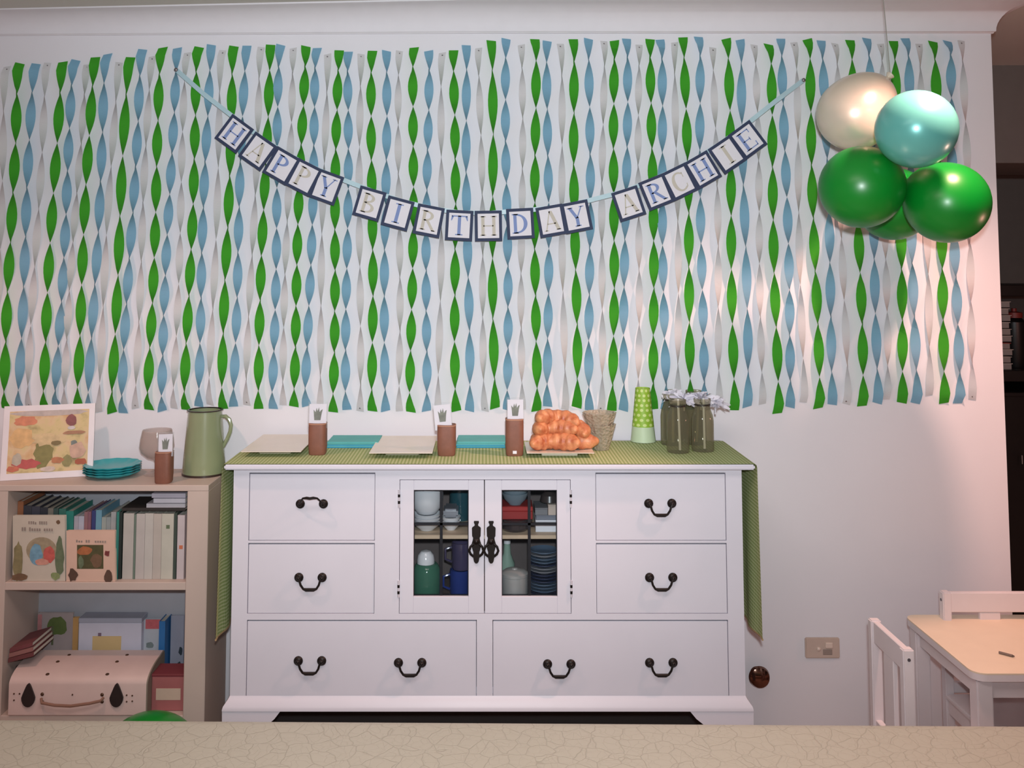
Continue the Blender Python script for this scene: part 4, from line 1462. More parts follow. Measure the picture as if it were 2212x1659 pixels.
def face_book(label, px0, px1, pyt0, pyt1, pyb, y, rgb, patches, pal):
    """picture book leaning with its front cover to the room"""
    A = P(px0, pyb, y)
    B = P(px1, pyb, y)
    A.z = B.z = zs
    C0 = P(px0, pyt0, y + 0.022)
    C1 = P(px1, pyt1, y + 0.022)
    u = B - A
    v = ((C0 - A) + (C1 - B)) / 2
    n = Vector((0, 1, 0))
    t = thing('picture_book', label, 'book', (A + B) / 2, 'picture books with covers to the room')
    m_ = mat('pcover_%d_%d_%d' % rgb, rgb, 0.5, var=0.04)
    m = MB()
    m.obox(A, u, v, n * 0.002)
    m.obox(A + n * 0.010, u, v, n * 0.002)
    m.obox(A + n * 0.002, u * 0.02, v, n * 0.008)
    m.build('cover', m_, t)
    MB().obox(A + n * 0.0022 + u * 0.021 + v * 0.012, u * 0.965, v * 0.976, n * 0.0076).build('pages', M_page, t)
    for nm, polys in patches:
        q = MB()
        mats = []
        for k_, (pts, ci) in enumerate(polys):
            if ci not in mats:
                mats.append(ci)
            q.mi = mats.index(ci)
            q.prism(pts, A - n * (0.0006 + 0.0003 * k_), u, v, n * 0.0003)
        q.build(nm, [mat('print_%d_%d_%d' % pal[ci], pal[ci], 0.55, var=0.16, scale=70) for ci in mats], t)
    return t


def words(x0, x1, y, h, seed, ci, n):
    """a line of print too blurred in the photograph to read: short bars"""
    rnd = random.Random(seed)
    r = []
    x = x0
    step = (x1 - x0) / n
    for i in range(n):
        if rnd.random() < 0.86:
            hh = h * rnd.choice((0.7, 0.7, 1.0))
            r.append((rc(x, y, x + step * 0.62, y + hh), ci))
        x += step
    return r


PAL = {'ol': (128, 118, 84), 'gr': (96, 108, 82), 'bl': (110, 150, 172), 'rd': (186, 88, 80), 'br': (108, 82, 60), 'tx': (138, 124, 116), 'tan': (150, 136, 112),
       'or': (160, 96, 58), 'dg': (76, 72, 42), 'dk': (84, 60, 48), 'mar': (116, 50, 50), 'pk': (196, 140, 124), 'gn': (126, 138, 92)}
face_book('cream picture book with a round vignette leaning on the upper shelf', 27, 141, 1119, 1109, 1256, BF + 0.012, (190, 180, 166),
          [('cover_picture', [(ell(0.55, 0.47, 0.29, 0.20, 26, 0.0, 1), 'tan'), (ell(0.45, 0.40, 0.12, 0.17, 14, 0.08, 2), 'bl'), (ell(0.70, 0.40, 0.11, 0.13, 14, 0.1, 3), 'rd'),
                              (ell(0.56, 0.29, 0.14, 0.05, 12, 0.15, 4), 'pk'), (ell(0.10, 0.30, 0.09, 0.30, 18, 0.2, 5), 'ol'), (ell(0.90, 0.36, 0.08, 0.30, 18, 0.2, 6), 'gr'), (ell(0.14, 0.06, 0.16, 0.06, 14, 0.2, 7), 'br'), (ell(0.82, 0.08, 0.10, 0.06, 12, 0.25, 8), 'gn')]),
           ('title', words(0.30, 0.72, 0.87, 0.045, 3, 'tx', 10) + words(0.18, 0.80, 0.77, 0.055, 5, 'tx', 13)), ('emblem', [(ell(0.87, 0.90, 0.04, 0.035, 8, 0.2, 9), 'br')])], PAL)
face_book('pink cream picture book with a square picture leaning beside the round vignette one', 143, 249, 1149, 1144, 1259, BF + 0.006, (206, 172, 154),
          [('cover_picture', [(rc(0.22, 0.25, 0.76, 0.72), 'dg'), (ell(0.38, 0.60, 0.15, 0.09, 14, 0.15, 11), 'or'), (ell(0.30, 0.38, 0.06, 0.12, 12, 0.2, 12), 'gr'), (ell(0.62, 0.42, 0.12, 0.14, 14, 0.15, 13), 'br'), (ell(0.84, 0.55, 0.06, 0.06, 9, 0.4, 14), 'mar'),
                              (ell(0.14, 0.13, 0.09, 0.12, 12, 0.25, 15), 'dk'), (ell(0.86, 0.11, 0.09, 0.12, 10, 0.25, 16), 'dk')]),
           ('title', words(0.20, 0.50, 0.77, 0.05, 21, 'tx', 6) + words(0.54, 0.84, 0.77, 0.05, 22, 'tx', 6))], PAL)

# ------------------------------------------------------------------ lower compartment
zl = zb1 + 0.0005
M_case = mat('case_vinyl', (214, 190, 184), 0.45, var=0.04, scale=12)
s0, s1 = bx(22, 1450), bx(318, 1450)
sf = BF - 0.005
sb = BF + 0.15
hS = Z(1478, BF) - zb1
hT = Z(1403, sb) - zb1
prof = [(sf, 0.004), (sf + 0.004, 0.0), (sb - 0.004, 0.0), (sb, 0.004), (sb, hT - 0.01), (sb - 0.006, hT)]
for i in range(11):
    a = PI / 2 * i / 10
    prof.append((sf + 0.115 - 0.115 * math.sin(a), hT - 0.004 - (hT - hS - 0.004) * (1 - math.cos(a)) - 0.0))
sc_ = thing('suitcase', 'small pinkish white case with dark clasps and rounded lid on the bottom shelf', 'suitcase', ((s0 + s1) / 2, (sf + sb) / 2, zl))
MB().prism([(p[0] - sf, p[1]) for p in prof], Vector((s0, sf, zl)), Vector((0, 1, 0)), Vector((0, 0, 1)), Vector((s1 - s0, 0, 0))).build('shell', M_case, sc_, ang=40)
M_case_shade = mat('case_end_shade', (128, 118, 106), 0.6)  # same case, its shaded end face painted in a darker colour
MB().prism([(p[0] - sf, p[1]) for p in prof], Vector((s1 + 0.0002, sf, zl)), Vector((0, 1, 0)), Vector((0, 0, 1)), Vector((0.004, 0, 0))).build('shaded_end', M_case_shade, sc_, ang=40)
M_dkleather = mat('dark_leather', (40, 30, 30), 0.5, var=0.1)
for cpx in (64, 254):
    xx = bx(cpx, 1500)
    zc_ = Z(1500, BF) - 0.0
    kb = PXM(BF)
    drop_ = []
    for i in range(20):
        a = 2 * PI * i / 20
        r_ = 14 * kb * (1.0 if math.sin(a) < 0 else 1.0 - 0.35 * math.sin(a))
        drop_.append((r_ * math.cos(a), 19 * kb * math.sin(a) + (10 * kb * math.sin(a) ** 3 if math.sin(a) > 0 else 0)))
    MB().prism(drop_, (xx, sf - 0.0002, zc_ - 4 * kb), (1, 0, 0), (0, 0, 1), (0, -0.006, 0)).build('clasp', M_dkleather, sc_)
hb = MB()
kb = PXM(BF)
hb.tube([(bx(92, 1512), sf - 0.004, Z(1506, BF)), (bx(96, 1512), sf - 0.014, Z(1512, BF)), (bx(125, 1512), sf - 0.018, Z(1516, BF)), (bx(160, 1512), sf - 0.02, Z(1517, BF)), (bx(200, 1512), sf - 0.018, Z(1512, BF)), (bx(222, 1512), sf - 0.014, Z(1508, BF)), (bx(226, 1512), sf - 0.004, Z(1504, BF))], 0.0042, 8)
hb.build('carry_handle', mat('tan_leather', (140, 104, 88), 0.6), sc_)
for (px, py) in ((93, 1498), (222, 1499), (93, 1514), (222, 1514), (32, 1497), (44, 1497), (32, 1511), (275, 1500), (287, 1501), (275, 1514), (287, 1513), (158, 1499)):
    r_ = 0.0055 if px in (93, 222) else 0.0026
    MB().lathe([(0, 0), (r_, 0), (r_, 0.001), (r_ * 0.5, 0.003), (0, 0.0034)], n=10, M=Matrix.Translation((bx(px, py), sf, Z(py, BF))) @ Matrix.Rotation(PI / 2, 4, 'X')).build('rivet', mat('dark_brass', (92, 66, 50), 0.4, metal=0.6), sc_)
for (px, py, yf) in ((103, 1451, 0.02), (232, 1454, 0.02), (125, 1424, 0.075), (253, 1425, 0.075), (150, 1402, 0.12), (275, 1400, 0.12)):
    yv = sf + yf
    # height of the lid there
    t_ = min(1.0, yf / 0.115)
    a = math.asin(1 - t_)
    zt_ = zl + hT - 0.004 - (hT - hS - 0.004) * (1 - math.cos(a))
    MB().ball((X(px, yv, py), yv, zt_), (0.006, 0.006, 0.003), 10).build('stud', mat('dark_brass', (92, 66, 50)), sc_)
kx0 = s0 + 0.004
MB().prism([(0, 0), (0.03, 0.0), (0.045, 0.05), (0.02, 0.055)], Vector((s0 - 0.0045, sf + 0.03, zl + hS + 0.002)), (0, 1, 0), (0, 0, 0.6), (0.004, 0, 0)).build('corner_cap', M_dkleather, sc_)

LY = BB - 0.035


def ly(px, py=1370):
    return X(px, LY, py)


# things behind the case
def slab_book(label, px0, px1, pyt, thick, rgb, y, lean=0.0, prints=None, pal=None, cat='book', name='picture_book', z0=None):
    A = P(px0, 1400, y)
    B = P(px1, 1400, y)
    A.z = B.z = zl if z0 is None else z0
    h = Z(pyt, y) - A.z
    t = thing(name, label, cat, (A + B) / 2, 'boxes and books behind the case')
    m_ = mat('sb_%d_%d_%d' % rgb, rgb, 0.55, var=0.05)
    u, v, n = B - A, Vector((0, 0, h)), Vector((0, 1, 0))
    m = MB()
    m.obox(A, u, v, n * 0.0018)
    m.obox(A + n * (thick - 0.0018), u, v, n * 0.0018)
    m.obox(A + n * 0.0018, Vector((0.002, 0, 0)), v, n * (thick - 0.0036))
    m.build('cover', m_, t)
    MB().obox(A + n * 0.002 + Vector((0.0022, 0, 0.001)), u - Vector((0.004, 0, 0)), v - Vector((0, 0, 0.003)), n * (thick - 0.004)).build('pages', M_page, t)
    if prints:
        q = MB()
        mats = []
        for k_, (pts, ci) in enumerate(prints):
            if ci not in mats:
                mats.append(ci)
            q.mi = mats.index(ci)
            q.prism(pts, A - n * (0.0006 + 0.0003 * k_), u, v, n * 0.0003)
        q.build('cover_picture', [mat('print_%d_%d_%d' % ci, ci, 0.55, var=0.1, scale=60) for ci in mats], t)
    return t


slab_book('pink picture book with green tree print behind the case', 80, 156, 1324, 0.010, (172, 158, 158), LY, prints=[(rc(0.0, 0.0, 1.0, 0.48), (128, 82, 88)), (ell(0.56, 0.82, 0.28, 0.13, 16, 0.15, 3), (96, 112, 62)), (rc(0.40, 0.56, 0.46, 0.82), (100, 104, 76)), (rc(0.0, 0.5, 0.12, 0.98), (188, 128, 130))])
slab_book('ochre slim book between the pink one and the white carton', 156, 168, 1334, 0.010, (196, 152, 96), LY - 0.012)
wb = thing('white_carton', 'white carton with a yellow label behind the case', 'carton', (ly(236), LY - 0.02, zl), 'boxes and books behind the case')
A0 = LY - 0.035
zt_ = Z(1346, A0)
MB().box(X(169, A0, 1380), X(305, A0, 1380), A0, LY + 0.02, zl, zt_, 0.0015).build('tray', mat('white_board', (200, 200, 216), 0.6), wb)
MB().box(X(168.5, A0, 1380), X(305.5, A0, 1380), A0 - 0.0006, LY + 0.0206, zt_ + 0.0003, zt_ + 0.016, 0.0015).build('lid', mat('white_board2', (164, 168, 184), 0.6), wb)
MB().box(X(200, A0, 1380), X(262, A0, 1380), A0 - 0.0008, A0, Z(1404, A0), Z(1374, A0)).build('label', mat('yellow_label', (204, 178, 128), 0.6), wb)
MB().box(X(212, A0, 1370), X(219, A0, 1370), A0 - 0.0012, A0 - 0.0006, Z(1374, A0), Z(1367, A0)).build('stamp', mat('mauve_print', (120, 100, 120)), wb)
slab_book('white booklet with a red band at its top behind the case', 308, 352, 1338, 0.008, (184, 188, 196), LY - 0.01, prints=[(rc(0.12, 0.86, 1.0, 1.0), (196, 98, 104)), (ell(0.35, 0.62, 0.2, 0.05, 10, 0.2, 9), (120, 132, 132))], cat='booklet', name='booklet')
book_up('bright blue tall book beside the white booklet', ly(353), ly(366), LY - 0.045, LY + 0.02, zl, Z(1342, LY - 0.045), (44, 108, 168), 'boxes and books behind the case')
slab_book('pale grey book against the upright beside the bright blue one', 368, 396, 1330, 0.010, (150, 152, 168), LY - 0.004, prints=[(ell(0.8, 0.5, 0.16, 0.06, 9, 0.2, 1), (50, 60, 70)), (ell(0.72, 0.28, 0.22, 0.07, 9, 0.2, 2), (40, 60, 66))])
# red toy crate at the right
cr = thing('storage_box', 'red box with a cream label beside the case on the bottom shelf', 'box', (bx(362), BF + 0.06, zl))
RXA, RXB = X(327, BF + 0.03, 1500), X(399, BF + 0.03, 1500)
MB().box(RXA, RXB, BF + 0.03, BF + 0.11, zl, Z(1462, BF + 0.03), 0.002).build('body', mat('red_card', (164, 98, 98), 0.6), cr)
MB().box(X(337, BF + 0.03, 1500), X(390, BF + 0.03, 1500), BF + 0.0292, BF + 0.03, Z(1512, BF + 0.03), Z(1487, BF + 0.03)).build('label', mat('cream_label', (200, 178, 160), 0.6), cr)
MB().box(RXA - 0.001, RXB + 0.0006, BF + 0.029, BF + 0.111, Z(1462, BF + 0.03), Z(1456, BF + 0.03), 0.001).build('lid', mat('maroon_card', (120, 50, 56), 0.6), cr)
# maroon books slanting at the left end
for i, (rgb, lab) in enumerate((((108, 60, 62), 'maroon slanting book lowest at the dark end of the bottom shelf'), ((150, 104, 100), 'dusty red slanting book in the middle at the dark end'), ((120, 66, 70), 'dark red slanting book topmost at the dark end'))):
    zz = zl + hT + 0.006 + 0.0135 * i
    t = thing('book', lab, 'book', (bx(40), BF + 0.12, zz), 'slanting books above the case')
    mm = mat('cover_%d_%d_%d' % rgb, rgb, 0.6)
    xa, xb_ = xi0 + 0.003, xi0 + 0.082 - 0.004 * i
    ya, yb_ = BF + 0.03 + 0.004 * i, BF + 0.17
    up = Vector((0, 0.0, 0.0))
    u = Vector((xb_ - xa, 0, 0.020))
    v = Vector((0, yb_ - ya, 0.0))
    o_ = Vector((xa, ya, zz))
    m = MB()
    m.obox(o_, u, v, (0, 0, 0.0018))
    m.obox(o_ + Vector((0, 0, 0.0105)), u, v, (0, 0, 0.0018))
    m.obox(o_ + Vector((0, 0, 0.0018)), u, Vector((0, 0.0018, 0)), (0, 0, 0.0087))
    m.build('cover', mm, t)
    MB().obox(o_ + Vector((0.001, 0.002, 0.0019)), u * 0.98, v * 0.97, (0, 0, 0.0085)).build('pages', M_page, t)

# ------------------------------------------------------------------ on the bookcase
BZ = BTZ + 0.0004
A = Q(0, 1039, BZ)
B = Q(199, 1028, BZ)
B.y = A.y + 0.075
B.x = X(201, B.y, 1000)
hgt = 152 * PXM(A.y)
u = B - A
un = u.normalized()
v = Vector((-0.016, 0.045, hgt))
n = un.cross(v).normalized()
if n.y > 0:
    n = -n
pf = thing('framed_picture', 'white framed children picture leaning on the bookcase top', 'picture', (A + B) / 2)
fw = 0.064
for o_, uu, vv in ((A, u, v * (fw * 1.35)), (A + v * (1 - fw * 1.2), u, v * (fw * 1.2)), (A + v * fw * 1.35, u * fw, v * (1 - fw * 2.55)), (A + u * (1 - fw) + v * fw * 1.35, u * fw, v * (1 - fw * 2.55))):
    MB().obox(o_ - n * 0.014, uu, vv, n * 0.016).build('rail', mat('frame_white', (226, 218, 222), 0.4), pf)


def watercolour():
    m = bpy.data.materials.new('watercolour_print')
    m.use_nodes = True
    nt = m.node_tree
    b = nt.nodes['Principled BSDF']
    b.inputs['Roughness'].default_value = 0.6
    tc = nt.nodes.new('ShaderNodeTexCoord')
    no = nt.nodes.new('ShaderNodeTexNoise')
    no.inputs['Scale'].default_value = 17
    no.inputs['Detail'].default_value = 5
    nt.links.new(tc.outputs['Object'], no.inputs['Vector'])
    rp = nt.nodes.new('ShaderNodeValToRGB')
    cr_ = rp.color_ramp
    cr_.elements[0].position = 0.28
    cr_.elements[0].color = lin((150, 134, 90)) + (1,)
    cr_.elements[1].position = 0.78
    cr_.elements[1].color = lin((196, 130, 100)) + (1,)
    for p_, c_ in ((0.42, (208, 186, 134)), (0.52, (214, 184, 144)), (0.62, (204, 162, 116))):
        e = cr_.elements.new(p_)
        e.color = lin(c_) + (1,)
    nt.links.new(no.outputs['Fac'], rp.inputs[0])
    nt.links.new(rp.outputs[0], b.inputs['Base Color'])
    return m


inner = A + u * fw + v * fw * 1.35
iu, iv = u * (1 - 2 * fw), v * (1 - fw * 2.55)
MB().obox(inner - n * 0.010, iu, iv, n * 0.012).build('print', watercolour(), pf)
q = MB()
blobs = [(ell(0.5, 0.96, 0.5, 0.05, 18, 0.1, 41), (186, 172, 166)), (ell(0.20, 0.84, 0.14, 0.09, 16, 0.2, 42), (206, 130, 98)), (ell(0.17, 0.56, 0.15, 0.16, 16, 0.2, 43), (214, 172, 118)),
         (ell(0.44, 0.30, 0.12, 0.24, 18, 0.2, 44), (132, 124, 72)), (ell(0.50, 0.52, 0.20, 0.10, 18, 0.25, 45), (206, 180, 136)), (ell(0.24, 0.14, 0.16, 0.08, 16, 0.2, 46), (182, 84, 80)),
         (ell(0.12, 0.22, 0.06, 0.11, 12, 0.2, 47), (176, 166, 150)), (ell(0.07, 0.07, 0.08, 0.05, 12, 0.2, 48), (196, 110, 84)), (ell(0.78, 0.82, 0.07, 0.10, 12, 0.15, 49), (136, 78, 76)), (ell(0.78, 0.70, 0.05, 0.03, 10, 0.1, 50), (202, 190, 188)),
         (ell(0.84, 0.62, 0.15, 0.03, 12, 0.3, 51), (166, 120, 90)), (ell(0.82, 0.44, 0.04, 0.06, 10, 0.2, 52), (116, 122, 116)), (ell(0.74, 0.16, 0.06, 0.10, 12, 0.15, 53), (140, 132, 84)), (ell(0.62, 0.18, 0.08, 0.05, 12, 0.2, 54), (178, 116, 80)), (ell(0.92, 0.14, 0.08, 0.05, 12, 0.2, 55), (170, 88, 58)),
         (ell(0.86, 0.32, 0.10, 0.14, 12, 0.2, 56), (196, 160, 140)), (ell(0.52, 0.05, 0.10, 0.04, 12, 0.2, 57), (206, 188, 176)), (ell(0.60, 0.46, 0.06, 0.04, 10, 0.2, 58), (122, 104, 64))]
mats = []
for k_, (pts, ci) in enumerate(blobs):
    pts = [(min(1, max(0, a)), min(1, max(0, b))) for a, b in pts]
    mats.append(ci)
    q.mi = k_
    q.prism(pts, inner + n * (0.0022 + 0.0002 * k_), iu, iv, n * 0.0002)
q.build('painted_shapes', [mat('wc_%d_%d_%d' % ci, ci, 0.6, var=0.14, scale=50) for ci in mats], pf)

M_tealp = mat('teal_plastic', (40, 160, 168), 0.3, var=0.03, coat=0.3)
pc_ = Q(219, 1041, BZ)
kp = PXM(pc_.y + 0.06)
rp_ = 58 * kp
cpl = pc_ + Vector((0, rp_, 0))
for i in range(4):
    z0 = 0.0072 * i
    scal = lambda a, rr, hh: 1 + (0.03 * math.cos(a * 14) if rr > rp_ * 0.7 else 0)
    tag(MB().lathe([(0, 0), (rp_ * 0.6, 0), (rp_ * 0.66, 0.003), (rp_ * 0.84, 0.008), (rp_, 0.0165), (rp_, 0.018), (rp_ * 0.84, 0.0105), (rp_ * 0.64, 0.0055), (0, 0.005)], cpl + Vector((0, 0, z0 + 0.0003 * i)), n=84, mod=scal).build('scalloped_plate', M_tealp, ang=60),
        'teal scalloped plate on the bookcase, %s of the stack' % ('lowest', 'second from below', 'third from below', 'topmost')[i], 'plate', 'teal scalloped plates')
tag_jar('brown jar holding a white picture card, on the bookcase in front of the goblet', 348, 1046, BZ, 35, 66, 30, 36, 0.04, 4)
# goblet
gc = Q(338, 1022, BZ) + Vector((0, 0.0, 0))
gc.y = 3.175
gc.x = X(339, 3.175, 960)
kg = PXM(3.175)
hh = (Z(928, 3.175) - BZ)
R_ = 36 * kg
M_gob = glassy('goblet_glass', (214, 204, 200), clear=0.84, rough=0.04, tint=(244, 240, 238))
gt = thing('glass_goblet', 'round clear glass goblet behind the brown jar on the bookcase', 'goblet', gc)
MB().lathe([(R_ * 0.18, hh * 0.32), (R_ * 0.55, hh * 0.38), (R_ * 0.9, hh * 0.5), (R_, hh * 0.62), (R_ * 0.95, hh * 0.8), (R_ * 0.84, hh), (R_ * 0.81, hh), (R_ * 0.91, hh * 0.8), (R_ * 0.96, hh * 0.62), (R_ * 0.86, hh * 0.51), (R_ * 0.5, hh * 0.395), (0, hh * 0.36)], gc, n=36, cap=False).build('bowl', M_gob, gt)
MB().lathe([(0, 0), (R_ * 0.7, 0), (R_ * 0.68, 0.002), (R_ * 0.2, 0.008), (R_ * 0.1, 0.014), (R_ * 0.1, hh * 0.26), (R_ * 0.18, hh * 0.315), (0, hh * 0.318)], gc, n=28).build('stem', M_gob, gt)

# enamel jug
jb = Q(435, 1033, BZ)
kj = PXM(jb.y + 0.05)
rj = 45 * kj
jc = jb + Vector((-0.012, rj, 0))
hj = Z(884, jc.y) - BZ
M_en = mat('sage_enamel', (140, 150, 116), 0.22, coat=0.6, var=0.05, scale=8)
M_enr = mat('dark_enamel_rim', (58, 44, 40), 0.3)
ej = thing('enamel_jug', 'tall sage green enamel jug with dark rims on the bookcase', 'jug', jc)
rt = 35.5 * kj
MB().lathe([(0, 0.002), (rj * 0.985, 0.002), (rj, 0.006), (rj * 0.97, hj * 0.2), (rt * 1.02, hj * 0.9), (rt, hj * 0.985), (rt * 0.95, hj * 0.985), (rt * 0.97, hj * 0.9), (rj * 0.93, hj * 0.2), (0, 0.008)], jc, n=48).build('body', M_en, ej)
m = MB()
m.lathe([(rt * 0.93, hj * 0.985), (rt * 1.06, hj * 0.985), (rt * 1.07, hj * 0.993), (rt * 1.04, hj * 1.0), (rt * 0.94, hj)], jc, n=48, cap=False)
m.build('top_rim', M_enr, ej)
MB().lathe([(rj * 0.96, 0), (rj * 1.02, 0), (rj * 1.02, 0.006), (rj * 0.98, 0.007)], jc, n=48, cap=False).build('base_rim', M_enr, ej)
hp = []
for (px, py) in ((470, 905), (480, 899), (490, 899), (498, 906), (502, 918), (500, 932), (494, 947), (487, 960), (481, 972), (476, 982)):
    hp.append((X(px, jc.y, py) - 0.004, jc.y, Z(py, jc.y)))
MB().tube(hp, [0.005] * 2 + [0.0065] * 6 + [0.005] * 2, 10).build('handle', M_en, ej)

# ------------------------------------------------------------------ wall fittings
sw = thing('wall_switch', 'beige wall plate with a rocker switch low on the wall beside the dresser', 'switch', P(1775, 1399, WY))
x0, x1 = X(1738, WY, 1400), X(1812, WY, 1400)
z0, z1 = Z(1420, WY), Z(1376, WY)
M_plate = mat('beige_plastic', (198, 178, 166), 0.4)
MB().box(x0, x1, WY - 0.010, WY + 0.001, z0, z1, 0.003, seg=2).build('plate', M_plate, sw)
MB().box(X(1780, WY, 1390), X(1796, WY, 1390), WY - 0.016, WY - 0.0095, Z(1397, WY), Z(1385, WY), 0.002).build('rocker', mat('beige_plastic_light', (220, 200, 188), 0.35), sw)
MB().box(X(1775, WY, 1390), X(1795, WY, 1390), WY - 0.0115, WY - 0.0095, Z(1412, WY), Z(1400, WY), 0.001).build('socket', mat('taupe_plastic', (150, 134, 126), 0.5), sw)
MB().lathe([(0, 0), (0.0065, 0), (0.0065, 0.004), (0.003, 0.007), (0, 0.008)], n=14, M=Matrix.Translation((X(1766, WY, 1398), WY - 0.0098, Z(1399, WY))) @ Matrix.Rotation(PI / 2, 4, 'X')).build('button', mat('beige_plastic_light', (220, 200, 188)), sw)

ds = thing('door_stop', 'round dark chrome knob on the wall beside the dresser foot', 'door stop', P(1634, 1453, WY))
rk = 22 * PXM(WY)
Tm = Matrix.Translation(P(1634, 1453, WY)) @ Matrix.Rotation(PI / 2, 4, 'X')
M_chr = mat('brown_chrome', (120, 92, 80), 0.12, metal=1.0, var=0.05)
MB().lathe([(0, -0.001), (rk * 0.6, -0.001), (rk * 0.6, 0.006), (rk * 0.35, 0.01), (rk * 0.35, 0.02), (0, 0.02)], n=24, M=Tm).build('rosette', M_chr, ds)
MB().lathe([(0, 0.0205), (rk * 0.5, 0.0205), (rk * 0.85, 0.024), (rk, 0.033), (rk * 0.9, 0.043), (rk * 0.5, 0.05), (0, 0.052)], n=32, M=Tm).build('knob', M_chr, ds)

# ------------------------------------------------------------------ child's table and chairs
M_tbl = mat('white_lacquer', (222, 214, 218), 0.4, var=0.015)
M_tbltop = mat('cream_top', (232, 214, 190), 0.45, var=0.02)
TZ = 0.50
n0 = Q(2104, 1455, TZ)
f0 = Q(1952, 1328, TZ)
tx0 = (n0.x + f0.x) / 2
ty0, ty1 = n0.y, f0.y
tx1 = tx0 + 0.62
tb = thing('child_table', 'low white child table with a cream top by the open wall end', 'table', ((tx0 + tx1) / 2, (ty0 + ty1) / 2, 0))
# rounded-corner top
out = []
rr = 0.035
for (cx, cy, a0) in ((tx0 + rr, ty0 + rr, 180), (tx1 - rr, ty0 + rr, 270), (tx1 - rr, ty1 - rr, 0), (tx0 + rr, ty1 - rr, 90)):
    for i in range(7):
        a = math.radians(a0 + 15 * i)
        out.append((cx + rr * math.cos(a), cy + rr * math.sin(a)))
MB().prism(out, (0, 0, TZ - 0.004), (1, 0, 0), (0, 1, 0), (0, 0, 0.004)).build('tabletop', M_tbltop, tb)
MB().prism(out, (0, 0, TZ - 0.022), (1, 0, 0), (0, 1, 0), (0, 0, 0.0178)).build('top_edge', M_tbl, tb)
lg = 0.045
ins = 0.012
for cx in (tx0 + ins, tx1 - ins - lg):
    for cy in (ty0 + ins, ty1 - ins - lg):
        MB().box(cx, cx + lg, cy, cy + lg, 0, TZ - 0.0222, 0.004, seg=2).build('leg', M_tbl, tb)
az0, az1 = TZ - 0.075, TZ - 0.0224
for (a, b, c_, d) in ((tx0 + ins + lg, tx1 - ins - lg, ty0 + ins + 0.012, ty0 + ins + 0.03), (tx0 + ins + lg, tx1 - ins - lg, ty1 - ins - 0.03, ty1 - ins - 0.012),
                      (tx0 + ins + 0.012, tx0 + ins + 0.03, ty0 + ins + lg, ty1 - ins - lg), (tx1 - ins - 0.03, tx1 - ins - 0.012, ty0 + ins + lg, ty1 - ins - lg)):
    MB().box(a, b, c_, d, az0, az1, 0.001).build('apron', M_tbl, tb)
pa_ = Q(2158, 1412, TZ)
pb_ = Q(2192, 1421, TZ)
pn = thing('crayon', 'small grey crayon lying on the cream table top', 'crayon', pa_)
up3 = Vector((0, 0, 0.004))
dd = (pb_ - pa_)
MB().tube([pa_ + up3, pa_ + dd * 0.85 + up3], 0.0036, 8).build('shaft', mat('grey_wax', (120, 104, 96), 0.6), pn)
MB().tube([pa_ + dd * 0.851 + up3, pb_ + up3], [0.0036, 0.001], 8).build('tip', mat('dark_wax', (90, 76, 70), 0.6), pn)


def child_chair(label, place, W=0.235, D=0.26):
    """built facing +X with its back at x = 0, spanning y 0..0.24, then placed"""
    CHH, SH = 0.585, 0.28
    t = thing('child_chair', label, 'chair', (0, 0, 0), 'white child chairs')
    ps = 0.026
    for y in (0, W - ps):
        MB().box(0, 0.03, y, y + ps, 0, CHH, 0.003, seg=2).build('leg', M_tbl, t)
        MB().box(D - 0.028, D, y, y + ps, 0, SH - 0.016, 0.003, seg=2).build('leg', M_tbl, t)
        MB().lathe([(0, 0), (0.0045, 0), (0.0045, 0.001), (0.002, 0.0012), (0, 0.0006)], n=12,
                   M=Matrix.Translation((0.015, y if y == 0 else y + ps, CHH - 0.026)) @ Matrix.Rotation(PI / 2 if y == 0 else -PI / 2, 4, 'X')).build('screw', mat('grey_screw', (96, 94, 104), 0.4, metal=0.6), t)
    MB().box(0.006, 0.024, ps, W - ps, CHH - 0.062, CHH - 0.002, 0.002).build('top_rail', M_tbl, t)
    MB().box(0.008, 0.022, W / 2 - 0.032, W / 2 + 0.032, SH + 0.03, CHH - 0.0625, 0.002).build('slat', M_tbl, t)
    MB().box(0.006, 0.024, ps, W - ps, SH - 0.002, SH + 0.0295, 0.002).build('lower_rail', M_tbl, t)
    MB().box(0.0305, D + 0.008, -0.004, W + 0.004, SH - 0.0155, SH, 0.004, seg=2).build('seat', M_tbl, t)
    for y in (0.004, W - 0.022):
        MB().box(0.0305, D - 0.0285, y, y + 0.018, SH - 0.06, SH - 0.016, 0.002).build('seat_rail', M_tbl, t)
    place(t)
    return t


c1 = P(1966, 1393, 2.62)


def pl1(t):
    t.location = (X(1953, 2.60, 1480), 2.60, 0)


def pl2(t):
    t.location = (X(2033, 3.06, 1300), 3.075, 0)
    t.rotation_euler = (0, 0, -PI / 2)


ch1 = child_chair('white child chair at the end of the low table, back to the dresser', pl1, 0.235, 0.195)
ch2 = child_chair('white child chair between the low table and the wall', pl2, 0.30, 0.24)

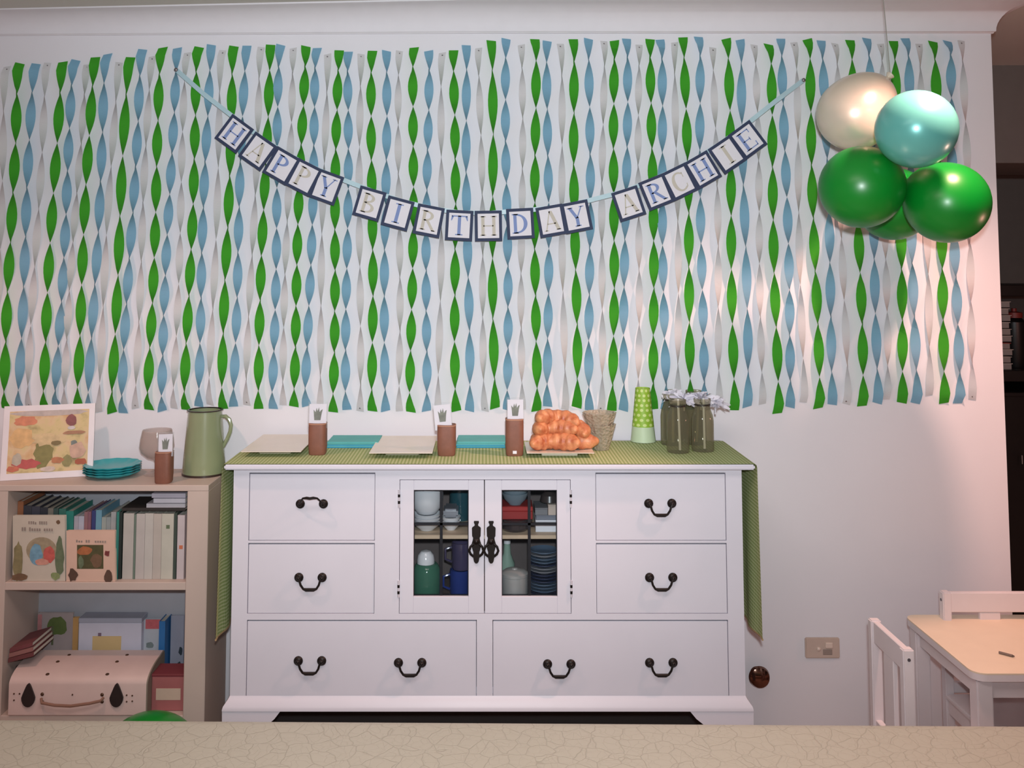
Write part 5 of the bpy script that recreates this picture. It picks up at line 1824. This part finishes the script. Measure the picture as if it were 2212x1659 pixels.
# ------------------------------------------------------------------ added bench in front, standing in for a flat leather surface
def leather():
    m = bpy.data.materials.new('crackled_leather')
    m.use_nodes = True
    nt = m.node_tree
    b = nt.nodes['Principled BSDF']
    b.inputs['Roughness'].default_value = 0.55
    tc = nt.nodes.new('ShaderNodeTexCoord')
    mp = nt.nodes.new('ShaderNodeMapping')
    mp.inputs['Scale'].default_value = (1, 1, 1)
    nt.links.new(tc.outputs['Object'], mp.inputs[0])
    nz = nt.nodes.new('ShaderNodeTexNoise')
    nz.inputs['Scale'].default_value = 12
    nt.links.new(mp.outputs[0], nz.inputs['Vector'])
    mixv = nt.nodes.new('ShaderNodeMix')
    mixv.data_type = 'RGBA'
    mixv.inputs[0].default_value = 0.05
    nt.links.new(mp.outputs[0], mixv.inputs[6])
    nt.links.new(nz.outputs['Color'], mixv.inputs[7])
    hs = []
    for sc, wgt in ((21, 0.75), (42, 0.35)):
        v = nt.nodes.new('ShaderNodeTexVoronoi')
        v.feature = 'DISTANCE_TO_EDGE'
        v.inputs['Scale'].default_value = sc
        nt.links.new(mixv.outputs[2], v.inputs['Vector'])
        r = nt.nodes.new('ShaderNodeMapRange')
        r.inputs[1].default_value = 0.0
        r.inputs[2].default_value = 0.045 if sc < 20 else 0.03
        r.inputs[3].default_value = 1 - wgt
        r.inputs[4].default_value = 1.0
        nt.links.new(v.outputs['Distance'], r.inputs[0])
        hs.append(r.outputs[0])
    mu = nt.nodes.new('ShaderNodeMath')
    mu.operation = 'MULTIPLY'
    nt.links.new(hs[0], mu.inputs[0])
    nt.links.new(hs[1], mu.inputs[1])
    rp = nt.nodes.new('ShaderNodeValToRGB')
    rp.color_ramp.elements[0].color = lin((130, 130, 116)) + (1,)
    rp.color_ramp.elements[1].color = lin((170, 171, 158)) + (1,)
    rp.color_ramp.elements[1].position = 0.5
    nt.links.new(mu.outputs[0], rp.inputs[0])
    nt.links.new(rp.outputs[0], b.inputs['Base Color'])
    bp = nt.nodes.new('ShaderNodeBump')
    bp.inputs['Strength'].default_value = 0.5
    bp.inputs['Distance'].default_value = 0.003
    nt.links.new(mu.outputs[0], bp.inputs['Height'])
    nt.links.new(bp.outputs['Normal'], b.inputs['Normal'])
    return m


M_leather = leather()
BH = 0.50
ang = math.radians(-0.75)
rB = 0.10
th_ = math.atan2(985, F)
yl = Q(1106, 1562.5, BH - rB + rB * math.cos(th_)).y + rB - rB * math.sin(th_)
bench = thing('leather_stand_in', 'added cream crackled leather stand-in shaped as a long bench', 'bench', (0.03, yl - 0.26, 0))
prof = []
hw = 0.26
for (cy, cz, a0) in ((hw - rB, BH - rB, 90), (-hw + rB, BH - rB, 180)):
    pass
for i in range(9):
    a = math.radians(90 - 90 * i / 8)
    prof.append((hw - rB + rB * math.cos(a), BH - rB + rB * math.sin(a)))
prof += [(hw, 0.30), (hw - 0.012, 0.288), (-hw + 0.012, 0.288), (-hw, 0.30)]
for i in range(9):
    a = math.radians(180 - 90 * i / 8)
    prof.append((-hw + rB + rB * math.cos(a), BH - rB + rB * math.sin(a)))
Lb = 1.5
MB().prism(prof, bench.location + Vector((-Lb, 0, 0)), (0, 1, 0), (0, 0, 1), (2 * Lb, 0, 0)).build('cushion', M_leather, bench, ang=50)
MB().box(bench.location.x - Lb + 0.03, bench.location.x + Lb - 0.03, bench.location.y - hw + 0.03, bench.location.y + hw - 0.03, 0.22, 0.2875, 0.003).build('frame', mat('bench_wood', (110, 84, 62), 0.5, var=0.15), bench)
for sx in (-1, 1):
    for sy in (-1, 1):
        cx, cy = bench.location.x + sx * (Lb - 0.09), bench.location.y + sy * (hw - 0.07)
        MB().box(cx - 0.025, cx + 0.025, cy - 0.025, cy + 0.025, 0, 0.2198, 0.003).build('leg', mat('bench_wood', (110, 84, 62)), bench)
bench.rotation_euler = (0, 0, ang)
